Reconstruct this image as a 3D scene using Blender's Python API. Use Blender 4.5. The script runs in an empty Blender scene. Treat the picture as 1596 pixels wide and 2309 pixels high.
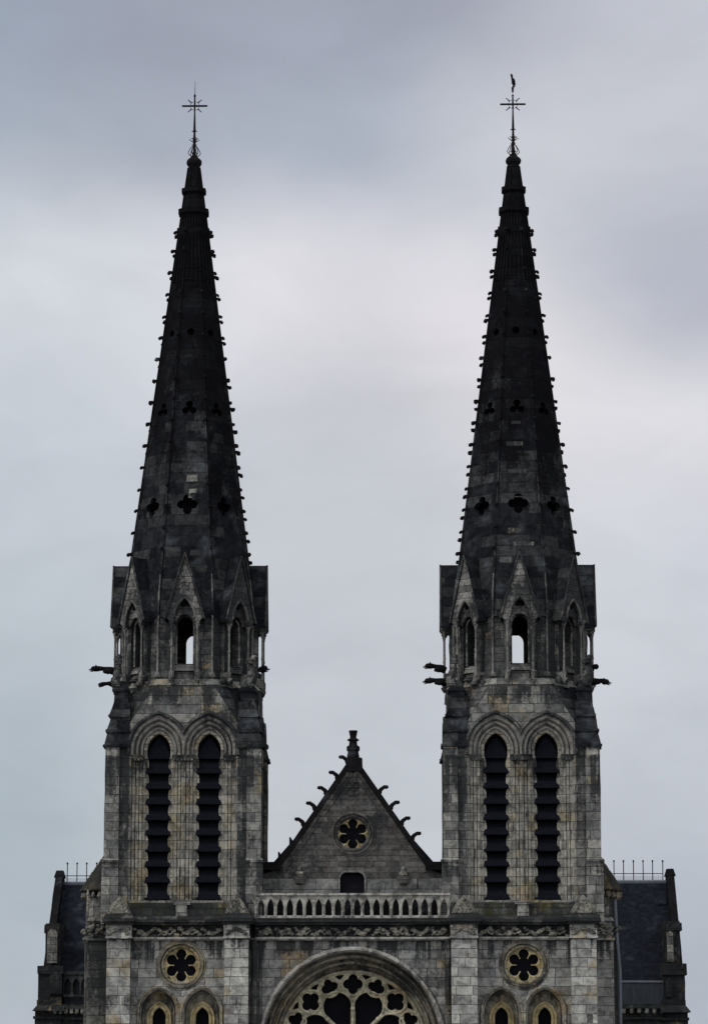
import bpy, bmesh, math, random
from mathutils import Vector, Matrix, noise
from mathutils.geometry import tessellate_polygon
random.seed(7)
PI = math.pi
scn = bpy.context.scene
COL = scn.collection

# ------------------------------------------------------------------ camera
CAM = Vector((2.8, -150.0, 1.7))
AIM = Vector((0.07, 0.0, 30.0))
DIST = (AIM - CAM).length
FOC = 48.2 * DIST                       # focal length in reference pixels (picture 1596 wide)
fwd = (AIM - CAM).normalized()
right = fwd.cross(Vector((0, 0, 1))).normalized()
up = right.cross(fwd)
def U(px, py, Y):
    """measure a photo point on the vertical plane at depth Y -> (x, z)"""
    d = fwd * FOC + right * (px - 798) - up * (py - 1154.5)
    t = (Y - CAM.y) / d.y
    p = CAM + d * t
    return p.x, p.z
def Z(py, Y, px=798): return U(px, py, Y)[1]
def X(px, py, Y): return U(px, py, Y)[0]

cd = bpy.data.cameras.new('camera'); cam = bpy.data.objects.new('camera', cd); COL.objects.link(cam)
cam.location = CAM
cam.rotation_euler = (AIM - CAM).to_track_quat('-Z', 'Y').to_euler()
cd.sensor_fit = 'HORIZONTAL'; cd.sensor_width = 36; cd.lens = FOC / 1596 * 36
cd.clip_start = 1; cd.clip_end = 8000
scn.camera = cam

# ------------------------------------------------------------------ materials
class NT:
    def __init__(s, tree): s.t = tree; s.n = tree.nodes; s.l = tree.links
    def put(s, sock, v):
        if isinstance(v, bpy.types.NodeSocket): s.l.new(v, sock)
        elif v is not None:
            sock.default_value = v
    def node(s, typ, ins=None, **attrs):
        nd = s.n.new(typ)
        for k, v in attrs.items(): setattr(nd, k, v)
        for k, v in (ins or {}).items(): s.put(nd.inputs[k], v)
        return nd
    def m(s, op, a, b=None, c=None):
        return s.node('ShaderNodeMath', {i: v for i, v in enumerate((a, b, c)) if v is not None}, operation=op).outputs[0]
    def vm(s, op, a, b=None, out=0):
        return s.node('ShaderNodeVectorMath', {i: v for i, v in enumerate((a, b)) if v is not None}, operation=op).outputs[out]
    def mix(s, f, a, b, mode='MIX'):
        nd = s.node('ShaderNodeMix', data_type='RGBA', blend_type=mode)
        s.put(nd.inputs[0], f); s.put(nd.inputs[6], a); s.put(nd.inputs[7], b)
        return nd.outputs[2]
    def noise(s, vec, scale, detail=4, rough=.55, dist=0, out=0):
        return s.node('ShaderNodeTexNoise', {'Vector': vec, 'Scale': scale, 'Detail': detail, 'Roughness': rough, 'Distortion': dist}).outputs[out]
    def ramp(s, f, stops, interp='LINEAR'):
        nd = s.node('ShaderNodeValToRGB', {0: f}); cr = nd.color_ramp; cr.interpolation = interp
        while len(cr.elements) > 1: cr.elements.remove(cr.elements[-1])
        cr.elements[0].position = stops[0][0]; cr.elements[0].color = col(stops[0][1])
        for p, c in stops[1:]:
            e = cr.elements.new(p); e.color = col(c)
        return nd.outputs[0]
    def mr(s, v, a, b, c=0., d=1., smooth=True):
        nd = s.node('ShaderNodeMapRange', {0: v, 1: a, 2: b, 3: c, 4: d})
        nd.interpolation_type = 'SMOOTHSTEP' if smooth else 'LINEAR'
        return nd.outputs[0]
def col(c):
    if isinstance(c, (int, float)): return (c, c, c, 1)
    return tuple(c) + ((1,) if len(c) == 3 else ())

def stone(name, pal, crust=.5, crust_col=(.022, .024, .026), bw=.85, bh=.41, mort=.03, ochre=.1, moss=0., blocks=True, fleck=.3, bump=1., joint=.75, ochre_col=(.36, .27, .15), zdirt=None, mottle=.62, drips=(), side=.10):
    """weathered limestone laid in courses; pal = (dark block, mid block, pale block)"""
    mt = bpy.data.materials.new(name); mt.use_nodes = True
    t = NT(mt.node_tree); t.n.clear()
    g = t.node('ShaderNodeNewGeometry')
    P = g.outputs['Position']; Nn = g.outputs['True Normal']
    tang = t.vm('NORMALIZE', t.vm('CROSS_PRODUCT', (0, 0, 1), Nn))
    uu = t.vm('DOT_PRODUCT', P, tang, out='Value')
    sp = t.node('ShaderNodeSeparateXYZ', {0: P})
    # gentle waviness of the courses and uneven block lengths
    wob = t.noise(P, .9, 2)
    row = t.m('FLOOR', t.m('DIVIDE', sp.outputs[2], bh))
    rown = t.node('ShaderNodeTexWhiteNoise', {'W': row}, noise_dimensions='1D').outputs[0]
    u2 = t.m('ADD', uu, t.m('MULTIPLY', rown, 3.7))
    lenw = t.node('ShaderNodeTexNoise', {'W': t.m('MULTIPLY', u2, .55), 'Scale': 1.0, 'Detail': 1.0}, noise_dimensions='1D').outputs[0]
    u3 = t.m('ADD', u2, t.m('MULTIPLY', lenw, 1.6))
    v3 = t.m('ADD', sp.outputs[2], t.m('MULTIPLY', t.m('SUBTRACT', wob, .5), .05))
    uv = t.node('ShaderNodeCombineXYZ', {0: u3, 1: v3, 2: 0.}).outputs[0]
    bk = t.node('ShaderNodeTexBrick', {'Vector': uv, 'Color1': col(0.), 'Color2': col(1.), 'Mortar': col(.5), 'Scale': 1., 'Mortar Size': mort * .5, 'Mortar Smooth': .3, 'Bias': 0., 'Brick Width': bw, 'Row Height': bh})
    rnd = bk.outputs[0]; jt = bk.outputs[1]
    big = t.noise(P, .33, 5, .6, .4)
    stv = t.vm('MULTIPLY', P, (1., 1., .28))
    streak = t.noise(stv, 1.5, 6, .65, .3)
    fine = t.noise(P, 7., 6, .7)
    grit = t.noise(P, 26., 4, .7)
    if blocks:
        v = t.m('ADD', t.m('MULTIPLY', rnd, .5), t.m('MULTIPLY', fine, .5))
    else:
        v = t.m('ADD', t.m('MULTIPLY', big, .4), t.m('MULTIPLY', fine, .6))
    base = t.ramp(v, [(.2, pal[0]), (.5, pal[1]), (.8, pal[2])])
    # ochre blocks and patches
    rnd2 = t.noise(t.vm('ADD', P, (31., 7., 13.)), .55, 3, .6)
    oc = t.m('MULTIPLY', t.mr(rnd2, .62 - ochre * .6, .78 - ochre * .5), .8 if ochre > 0 else 0.)
    if blocks:
        oc = t.m('ADD', oc, t.m('MULTIPLY', t.m('GREATER_THAN', rnd, 1. - ochre * .5), .55))
    oc = t.m('MINIMUM', oc, .85)
    base = t.mix(oc, base, t.mix(fine, col(tuple(c * .7 for c in ochre_col)), col(tuple(min(1, c * 1.25) for c in ochre_col))))
    # bluish-grey washed blocks
    bl = t.mr(t.noise(t.vm('ADD', P, (-9., 3., 44.)), .8, 2), .55, .75)
    base = t.mix(t.m('MULTIPLY', bl, .35), base, (.17, .19, .22, 1))
    if blocks:
        base = t.mix(t.m('MULTIPLY', jt, joint), base, (.03, .03, .03, 1))
    # mottling: small darker and paler scabs
    mo = t.noise(t.vm('ADD', P, (3., 60., 9.)), 2.6, 7, .72, .6)
    base = t.mix(t.m('MULTIPLY', t.mr(mo, .56, .40), mottle), base, t.mix(.72, base, (0, 0, 0, 1)))
    base = t.mix(t.m('MULTIPLY', t.mr(mo, .54, .68), mottle * .6), base, t.mix(1., base, (1.7, 1.7, 1.65, 1), 'MULTIPLY'))
    # crust of soot and black lichen
    cr = t.m('ADD', t.m('MULTIPLY', big, .55), t.m('ADD', t.m('MULTIPLY', streak, .45), t.m('MULTIPLY', t.m('SUBTRACT', fine, .5), .42)))
    th = .78 - .6 * crust
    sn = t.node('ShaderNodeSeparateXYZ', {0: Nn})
    cr = t.m('ADD', cr, t.mr(sn.outputs[0], .35, .85, 0., side))           # painted-in shade: extra crust colour on faces turned from the sun
    for dz, ln_, am in drips:                                             # run-off stains below ledges
        below = t.m('LESS_THAN', sp.outputs[2], dz)
        dr = t.m('MULTIPLY', below, t.mr(sp.outputs[2], dz - ln_, dz, 0., am))
        st2 = t.noise(t.vm('MULTIPLY', P, (1., 1., .06)), 2.6, 4, .6)
        cr = t.m('ADD', cr, t.m('MULTIPLY', dr, t.mr(st2, .38, .62, .25, 1.3)))
    if zdirt: cr = t.m('ADD', cr, t.mr(sp.outputs[2], zdirt[0], zdirt[1], zdirt[2], zdirt[3], False))
    crf = t.m('MULTIPLY', t.mr(cr, th - .07, th + .075), .9)
    crc = t.mix(t.noise(P, 3., 4), col(tuple(c * .55 for c in crust_col)), col(tuple(c * 1.9 for c in crust_col)))
    base = t.mix(crf, base, crc)
    if moss:
        ms = t.mr(t.noise(t.vm('ADD', P, (5., 50., 5.)), .9, 5, .65), .68 - .35 * moss, .85 - .35 * moss)
        base = t.mix(t.m('MULTIPLY', ms, .8), base, t.mix(fine, (.018, .022, .008, 1), (.06, .065, .025, 1)))
    if fleck:
        fl = t.mr(t.noise(t.vm('ADD', P, (77., 1., 1.)), 3.2, 8, .75), .735 - .1 * fleck, .79 - .1 * fleck)
        base = t.mix(t.m('MULTIPLY', fl, .6), base, (.33, .33, .31, 1))
    base = t.mix(t.m('MULTIPLY', t.m('SUBTRACT', grit, .3), .8), t.mix(.45, base, (0, 0, 0, 1)), base)
    hgt = t.m('ADD', t.m('MULTIPLY', fine, .5), t.m('MULTIPLY', grit, .25))
    if blocks: hgt = t.m('SUBTRACT', hgt, t.m('MULTIPLY', jt, .9))
    if blocks: hgt = t.m('ADD', hgt, t.m('MULTIPLY', rnd, .25))
    bp = t.node('ShaderNodeBump', {'Strength': .8 * bump, 'Distance': .05, 'Height': hgt})
    b = t.node('ShaderNodeBsdfPrincipled', {'Base Color': base, 'Roughness': .92, 'Normal': bp.outputs[0]})
    b.inputs['Specular IOR Level'].default_value = .03
    o = t.node('ShaderNodeOutputMaterial', {0: b.outputs[0]})
    return mt

def plain(name, c, rough=.6, metal=0., nscale=4., var=.5, spec=.5, bump=.2, streaky=False):
    mt = bpy.data.materials.new(name); mt.use_nodes = True
    t = NT(mt.node_tree); t.n.clear()
    g = t.node('ShaderNodeNewGeometry'); P = g.outputs['Position']
    if streaky: P = t.vm('MULTIPLY', P, (1., 1., .2))
    f = t.noise(P, nscale, 6, .65)
    cc = t.mix(f, col(tuple(x * (1 - var) for x in c)), col(tuple(x * (1 + var) for x in c)))
    bp = t.node('ShaderNodeBump', {'Strength': bump, 'Distance': .03, 'Height': f})
    b = t.node('ShaderNodeBsdfPrincipled', {'Base Color': cc, 'Roughness': rough, 'Metallic': metal, 'Normal': bp.outputs[0]})
    b.inputs['Specular IOR Level'].default_value = spec
    t.node('ShaderNodeOutputMaterial', {0: b.outputs[0]})
    return mt

ZC = Z(2117, -.5); ZS = Z(1704, .4); ZM = Z(1940, .3); ZO = Z(1548, .4)
GREY = ((.10, .105, .105), (.24, .24, .225), (.40, .395, .36))
M = {}
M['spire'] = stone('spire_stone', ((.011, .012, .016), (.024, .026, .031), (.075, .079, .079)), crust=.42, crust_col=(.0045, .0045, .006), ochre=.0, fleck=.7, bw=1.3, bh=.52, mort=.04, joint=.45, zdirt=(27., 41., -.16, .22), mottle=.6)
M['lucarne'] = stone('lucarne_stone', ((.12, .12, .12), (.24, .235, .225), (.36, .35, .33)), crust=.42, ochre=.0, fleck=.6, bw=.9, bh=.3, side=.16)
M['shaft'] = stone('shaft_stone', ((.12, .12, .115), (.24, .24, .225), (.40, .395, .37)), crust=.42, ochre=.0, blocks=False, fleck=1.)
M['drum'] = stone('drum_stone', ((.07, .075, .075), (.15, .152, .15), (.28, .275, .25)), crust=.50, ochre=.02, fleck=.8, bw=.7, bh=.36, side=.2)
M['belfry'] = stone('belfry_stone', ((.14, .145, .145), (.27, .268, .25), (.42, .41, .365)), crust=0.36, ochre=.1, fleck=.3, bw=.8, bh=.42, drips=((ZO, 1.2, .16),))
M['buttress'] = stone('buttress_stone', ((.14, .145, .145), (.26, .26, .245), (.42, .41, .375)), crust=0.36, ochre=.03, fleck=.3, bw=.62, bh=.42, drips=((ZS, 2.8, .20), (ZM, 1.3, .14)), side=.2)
M['rib'] = stone('dark_rib_stone', ((.09, .092, .092), (.19, .19, .18), (.33, .32, .295)), crust=.5, ochre=.03, fleck=.3, bw=.5, bh=.42, drips=((ZS, 5., .10),))
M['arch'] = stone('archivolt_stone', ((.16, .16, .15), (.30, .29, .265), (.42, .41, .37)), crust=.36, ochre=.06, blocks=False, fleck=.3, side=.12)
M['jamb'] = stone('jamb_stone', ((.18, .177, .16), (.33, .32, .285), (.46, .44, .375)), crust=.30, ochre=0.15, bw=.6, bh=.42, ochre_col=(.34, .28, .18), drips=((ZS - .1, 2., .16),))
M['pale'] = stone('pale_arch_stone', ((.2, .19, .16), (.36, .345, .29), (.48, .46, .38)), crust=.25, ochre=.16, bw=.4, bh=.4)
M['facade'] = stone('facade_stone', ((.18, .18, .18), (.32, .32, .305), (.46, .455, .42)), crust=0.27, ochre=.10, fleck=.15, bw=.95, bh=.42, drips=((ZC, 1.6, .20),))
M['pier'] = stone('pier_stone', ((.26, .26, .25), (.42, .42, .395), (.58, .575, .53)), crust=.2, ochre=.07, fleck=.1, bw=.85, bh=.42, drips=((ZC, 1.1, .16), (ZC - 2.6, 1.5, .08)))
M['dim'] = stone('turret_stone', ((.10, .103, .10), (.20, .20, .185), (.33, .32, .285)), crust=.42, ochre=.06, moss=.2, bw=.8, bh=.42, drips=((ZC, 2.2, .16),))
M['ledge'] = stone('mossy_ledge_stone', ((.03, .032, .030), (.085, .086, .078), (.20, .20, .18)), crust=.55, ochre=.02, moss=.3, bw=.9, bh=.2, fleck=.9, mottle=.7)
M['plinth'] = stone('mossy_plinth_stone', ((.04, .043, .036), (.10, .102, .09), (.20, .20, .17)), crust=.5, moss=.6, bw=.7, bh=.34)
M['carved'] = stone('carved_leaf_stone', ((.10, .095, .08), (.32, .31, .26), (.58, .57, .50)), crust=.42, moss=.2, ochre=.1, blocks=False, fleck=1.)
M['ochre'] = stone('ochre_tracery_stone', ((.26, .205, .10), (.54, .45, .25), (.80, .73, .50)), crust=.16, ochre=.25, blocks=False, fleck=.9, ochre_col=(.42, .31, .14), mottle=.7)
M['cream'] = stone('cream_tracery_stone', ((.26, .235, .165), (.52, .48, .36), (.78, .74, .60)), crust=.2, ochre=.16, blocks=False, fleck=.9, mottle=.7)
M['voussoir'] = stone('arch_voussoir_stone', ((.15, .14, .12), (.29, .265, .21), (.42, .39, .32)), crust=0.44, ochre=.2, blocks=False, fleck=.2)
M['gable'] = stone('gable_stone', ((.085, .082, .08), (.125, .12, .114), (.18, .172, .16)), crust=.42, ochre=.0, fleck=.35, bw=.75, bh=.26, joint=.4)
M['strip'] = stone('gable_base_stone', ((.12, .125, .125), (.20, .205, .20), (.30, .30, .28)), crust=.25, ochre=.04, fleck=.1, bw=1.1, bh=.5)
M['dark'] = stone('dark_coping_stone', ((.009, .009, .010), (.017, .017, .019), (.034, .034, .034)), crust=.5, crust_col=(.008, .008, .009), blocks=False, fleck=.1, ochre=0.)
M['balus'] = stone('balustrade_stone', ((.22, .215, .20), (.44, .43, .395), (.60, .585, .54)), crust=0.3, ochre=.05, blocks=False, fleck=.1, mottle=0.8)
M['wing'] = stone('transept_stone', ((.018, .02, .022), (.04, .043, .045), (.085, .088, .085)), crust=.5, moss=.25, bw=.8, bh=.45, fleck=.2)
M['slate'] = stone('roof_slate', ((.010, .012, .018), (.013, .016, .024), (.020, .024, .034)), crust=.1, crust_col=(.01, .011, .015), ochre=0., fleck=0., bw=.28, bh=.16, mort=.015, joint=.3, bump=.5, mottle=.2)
M['blade'] = plain('louvre_slate', (.0048, .0054, .0085), .8, 0, 5., .7, .02)
M['void'] = plain('unlit_interior', (.006, .006, .008), 1., 0, 2., .3, 0.)  # near-black: the shade of the inside is put into the colour
M['glass'] = plain('dark_window_glass', (.003, .003, .005), .5, 0, 2., .5, .03, bump=.35)
M['door'] = plain('dark_painted_door', (.0065, .0065, .0095), .8, 0, 6., .5, .05)
M['iron'] = plain('black_iron', (.004, .004, .0045), .7, 0., 9., .4, .1)
M['lead'] = plain('weathered_lead', (.09, .10, .12), .7, 0., 3., .55, .15, streaky=True)
M['zinc'] = plain('streaked_zinc', (.024, .028, .035), .7, 0., 5., .85, .1, streaky=True)
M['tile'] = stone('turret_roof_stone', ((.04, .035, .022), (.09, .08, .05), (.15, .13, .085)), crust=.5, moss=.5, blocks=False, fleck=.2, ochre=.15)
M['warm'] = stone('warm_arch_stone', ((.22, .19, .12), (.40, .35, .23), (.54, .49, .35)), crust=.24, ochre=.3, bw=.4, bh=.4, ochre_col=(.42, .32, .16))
M['ground'] = plain('paving', (.16, .155, .15), .9, 0, .4, .2, .2)

# ------------------------------------------------------------------ mesh helpers
def box(bm, x0, x1, y0, y1, z0, z1, top=None):
    """top = (dx0, dx1, dy0, dy1) shifts of the top face"""
    a = top or (0, 0, 0, 0)
    c = [(x0, y0, z0), (x1, y0, z0), (x1, y1, z0), (x0, y1, z0),
         (x0 + a[0], y0 + a[2], z1), (x1 + a[1], y0 + a[2], z1), (x1 + a[1], y1 + a[3], z1), (x0 + a[0], y1 + a[3], z1)]
    v = [bm.verts.new(p) for p in c]
    for f in ((0, 1, 2, 3), (4, 5, 6, 7), (0, 1, 5, 4), (1, 2, 6, 5), (2, 3, 7, 6), (3, 0, 4, 7)):
        bm.faces.new([v[i] for i in f])
def extrude(bm, poly, f, t0, t1):
    plate(bm, poly, [], f, t0, t1)
def plate(bm, outer, holes, f, t0, t1):
    """flat slab with holes; f(u, v, t) -> point"""
    loops = [outer] + holes
    tri = tessellate_polygon([[Vector((p[0], p[1], 0)) for p in lp] for lp in loops])
    flat = [p for lp in loops for p in lp]
    A = [bm.verts.new(f(p[0], p[1], t0)) for p in flat]
    B = [bm.verts.new(f(p[0], p[1], t1)) for p in flat]
    for t in tri:
        try:
            bm.faces.new([A[i] for i in t]); bm.faces.new([B[i] for i in reversed(t)])
        except ValueError: pass
    k = 0
    for lp in loops:
        n = len(lp)
        for i in range(n):
            j = (i + 1) % n
            try: bm.faces.new([A[k + i], A[k + j], B[k + j], B[k + i]])
            except ValueError: pass
        k += n
def XZ(u, v, t): return (u, t, v)
def YZ(u, v, t): return (t, u, v)
def lathe(bm, prof, n=8, c=(0, 0), rot=PI / 8, flat=False):
    rings = []
    for r, z in prof:
        rr = r / math.cos(PI / n) if flat else r
        rings.append([bm.verts.new((c[0] + rr * math.sin(rot + 2 * PI * i / n), c[1] - rr * math.cos(rot + 2 * PI * i / n), z)) for i in range(n)])
    for a, b in zip(rings, rings[1:]):
        for i in range(n):
            bm.faces.new([a[i], a[(i + 1) % n], b[(i + 1) % n], b[i]])
    bm.faces.new(rings[0][::-1]); bm.faces.new(rings[-1])
def tube(bm, pts, rad, n=6, closed=False):
    pts = [Vector(p) for p in pts]; N = len(pts)
    rad = rad if isinstance(rad, (list, tuple)) else [rad] * N
    rings = []
    ref = Vector((.13, .97, .21)).normalized()
    for i, p in enumerate(pts):
        if closed: d = pts[(i + 1) % N] - pts[i - 1]
        else: d = pts[min(i + 1, N - 1)] - pts[max(i - 1, 0)]
        d.normalize()
        a = d.cross(ref)
        if a.length < .05: a = d.cross(Vector((1, 0, 0)))
        a.normalize(); b = d.cross(a)
        rings.append([bm.verts.new(p + (a * math.cos(2 * PI * k / n) + b * math.sin(2 * PI * k / n)) * rad[i]) for k in range(n)])
    for i in range(N if closed else N - 1):
        A, B = rings[i], rings[(i + 1) % N]
        for k in range(n): bm.faces.new([A[k], A[(k + 1) % n], B[(k + 1) % n], B[k]])
    if not closed:
        bm.faces.new(rings[0]); bm.faces.new(rings[-1][::-1])
def blob(bm, c, r, seed=0, sub=1, squash=(1, 1, 1), amp=.3):
    res = bmesh.ops.create_icosphere(bm, subdivisions=sub, radius=1)
    for v in res['verts']:
        k = 1 + amp * noise.noise(v.co * 1.7 + Vector((seed * 3.1, seed * 1.7, seed)))
        v.co = Vector((c[0] + v.co.x * r * squash[0] * k, c[1] + v.co.y * r * squash[1] * k, c[2] + v.co.z * r * squash[2] * k))
def sweep(bm, path, prof, f, closed=False):
    """path: list of (x, z, nx, nz); prof: list of (o, y)"""
    rows = [[bm.verts.new(f(p[0] + p[2] * o, p[1] + p[3] * o, y)) for o, y in prof] for p in path]
    N = len(rows)
    for i in range(N if closed else N - 1):
        a, b = rows[i], rows[(i + 1) % N]
        for k in range(len(prof) - 1):
            bm.faces.new([a[k], a[k + 1], b[k + 1], b[k]])
def arch_path(cx, zs, a, k, zb=None, n=14):
    """pointed arch: half span a, arc centres at +-(k) past the axis: radius a+k; jambs down to zb"""
    r = a + k; out = []
    if zb is not None: out.append((cx - a, zb, -1, 0))
    th1 = math.acos(k / r)
    L = []
    for i in range(n + 1):
        th = th1 * i / n
        L.append((cx + k - r * math.cos(th), zs + r * math.sin(th), -math.cos(th), math.sin(th)))
    out += L
    out[-1] = (cx, L[-1][1], 0, 1 / math.sin(th1))
    for p in reversed(out[:-1]): out.append((2 * cx - p[0], p[1], -p[2], p[3]))
    return out
def arch_pts(cx, zs, a, k, zb=None, n=12):
    return [(p[0], p[1]) for p in arch_path(cx, zs, a, k, zb, n)]
def circle(cx, cz, r, n=24): return [(cx + r * math.cos(2 * PI * i / n), cz + r * math.sin(2 * PI * i / n)) for i in range(n)]
def foil(cx, cz, n, rc, rl, rot=PI / 2, seg=9, inner=None):
    """outline of an n-lobed opening: lobes of radius rl centred at rc"""
    pts = []
    half = math.acos(max(-1, min(1, -(rc * math.sin(PI / n)) / rl))) if rc * math.sin(PI / n) < rl else None
    # cusp points lie on the bisector between lobes
    d = rc * math.cos(PI / n); h = rc * math.sin(PI / n)
    if rl > h:
        e = d - math.sqrt(rl * rl - h * h) if inner is None else inner
        outer_c = d + math.sqrt(rl * rl - h * h)
    for i in range(n):
        a0 = rot + 2 * PI * i / n
        c = (cx + rc * math.cos(a0), cz + rc * math.sin(a0))
        if rl > h:
            # arc from one outer intersection to the next
            q = math.atan2(outer_c * math.sin(PI / n), outer_c * math.cos(PI / n) - rc)
            angs = [a0 - q + 2 * q * j / seg for j in range(seg + 1)][1:]
        else:
            q = PI * .80
            angs = [a0 - q + 2 * q * j / seg for j in range(seg + 1)]
        for t in angs: pts.append((c[0] + rl * math.cos(t), c[1] + rl * math.sin(t)))
    return pts
def rough(bm, L=.6, amp=.03, fr=.9, it=3):
    for _ in range(it):
        es = [e for e in bm.edges if e.calc_length() > L]
        if not es: break
        bmesh.ops.subdivide_edges(bm, edges=es, cuts=1, use_grid_fill=False)
        bmesh.ops.triangulate(bm, faces=[f for f in bm.faces if len(f.verts) > 4])
    for v in bm.verts:
        v.co += noise.noise_vector(v.co * fr * 2.3 + Vector((3, 1, 4))) * amp
def build(name, bm, mat, parent=None, loc=None, rotz=0., smooth=False, recalc=True):
    if recalc: bmesh.ops.recalc_face_normals(bm, faces=bm.faces[:])
    me = bpy.data.meshes.new(name); bm.to_mesh(me); bm.free()
    me.materials.append(M[mat] if isinstance(mat, str) else mat)
    if smooth:
        for p in me.polygons: p.use_smooth = True
    o = bpy.data.objects.new(name, me); COL.objects.link(o)
    if parent: o.parent = parent
    if loc: o.location = loc
    o.rotation_euler = (0, 0, rotz)
    return o
def dup(o, parent, loc=None, rotz=None):
    c = o.copy(); COL.objects.link(c); c.parent = parent
    if loc is not None: c.location = loc
    if rotz is not None: c.rotation_euler = (0, 0, rotz)
    for ch in list(o.children):
        dup(ch, c)
    return c
NB = bmesh.new

# ------------------------------------------------------------------ the church
church = bpy.data.objects.new('church', None); COL.objects.link(church)
church['label'] = 'grey gothic revival stone church with twin spires and a gable between them'
church['category'] = 'church'

AX = 3.85                                   # tower axis depth
XL = (X(437, 350, AX) + X(413.5, 1850, AX - 3.4)) / 2
XR = (X(1160, 350, AX) + X(1173.4, 1850, AX - 3.4)) / 2
print('tower x', X(437, 350, AX), X(413.5, 1850, AX - 3.4), X(1160, 350, AX), X(1173.4, 1850, AX - 3.4))
ZF = lambda py: Z(py, AX - 3.4)             # heights read on the belfry front
ZA = lambda py: Z(py, AX)                   # heights read at the tower axis
zcor = ZF(2085)                             # tower springs from the cornice here

# ============================ SPIRE
z_top, z_bot = ZA(377), Z(1395, AX - 2.5)
zr1, zr0 = ZA(1275), ZA(375)
sl = (2.73 - .27) / (zr0 - zr1)
apo = lambda z: 2.73 - (z - zr1) * sl
def face_frame(k):
    a = PI / 4 * k
    n = Vector((math.sin(a), -math.cos(a), 0)); t = Vector((math.cos(a), math.sin(a), 0))
    return n, t
T22 = math.tan(PI / 8)
bm = NB()
z_q, z_t, z_c = Z(1138, AX - 2.2), Z(921, AX - 1.6), Z(748, AX - 1.1)
for k in range(8):
    n, t = face_frame(k)
    f = lambda u, v, d, n=n, t=t: n * (apo(v) - d) + t * u + Vector((0, 0, v))
    q = foil(0, z_q, 4, .275, .215, PI / 2, 7)
    tr = foil(0, z_t, 3, .21, .175, PI / 2, 7)
    ci = foil(0, z_c, 5, .10, .09, PI / 2, 5)
    w0, w1 = apo(z_bot) * T22, apo(z_top) * T22
    # courses: subdivide the flanks for a slightly uneven silhouette
    zs = [z_bot + (z_top - z_bot) * i / 24 for i in range(25)]
    outer = [(-apo(z) * T22, z) for z in zs] + [(apo(z) * T22, z) for z in reversed(zs)]
    plate(bm, outer, [q, tr, ci], f, 0, .28)
for v in bm.verts:
    v.co += noise.noise_vector(v.co * 1.3) * .018
spire = build('spire', bm, 'spire', church, (XL, AX, 0))
spire['label'] = 'sooty black octagonal stone spire'
# an added dark core, built below, closes the hollow top
rows = [Z(570 + 49.2 * i, AX) for i in range(15)]
for k in range(8):                            # corner rolls
    a = PI / 4 * k + PI / 8
    bm = NB(); pts = []
    for i in range(30):
        z = z_bot + .1 + (z_top - z_bot - .1) * i / 29
        R = apo(z) / math.cos(PI / 8) + .01
        pts.append((R * math.sin(a), -R * math.cos(a), z))
    tube(bm, pts, [.075 - .035 * i / 29 for i in range(30)], 6)
    build('corner_roll', bm, 'spire', spire)
bm = NB(); lathe(bm, [(apo(z_bot + .8) * .76, z_bot + .8), (apo(z_top - 1) * .4, z_top - 1)], 8, flat=True)
build('added_dark_core', bm, 'void', spire)  # added core, keeps sky from showing through the spire openings
# fluted upper stage: ribs on the faces between the second band and the shoulder
for k in range(8):
    n, t = face_frame(k); bm = NB()
    for s, za, zb_ in ((0, 486, 660), (-.55, 486, 640), (.55, 486, 655)):
        if s and False: continue
        pts = []
        for i in range(9):
            z = ZA(za) + (ZA(zb_) - ZA(za)) * i / 8
            p = n * (apo(z) + .02) + t * (s * apo(z) * T22) ; p.z = z
            pts.append(p)
        tube(bm, pts, .05, 5)
    for py in (528, 566, 612, 640):
        z = ZA(py); w = apo(z) * T22
        p0 = n * (apo(z) + .012) - t * w; p1 = n * (apo(z) + .012) + t * w; p0.z = p1.z = z
        tube(bm, [p0, p1], .035, 4)
    build('flute', bm, 'spire', spire)
# bands and the knob
bm = NB()
for py, dr, hh in ((431, .16, .13), (479, .17, .15), (526, .10, .22)):
    z = ZA(py); lathe(bm, [(apo(z) + .02, z - hh * 1.4), (apo(z) + dr, z - hh * .6), (apo(z) + dr, z + hh), (apo(z) + .02, z + hh + .02)], 8, flat=True)
build('spire_band', bm, 'spire', spire)
bm = NB()
zk = lambda py: Z(py, AX)
lathe(bm, [(.26, zk(380)), (.28, zk(374)), (.37, zk(368)), (.385, zk(363)), (.35, zk(359)), (.22, zk(354)), (.16, zk(350)), (.08, zk(346))], 12)
build('knob', bm, 'dark', spire, smooth=False)
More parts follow.
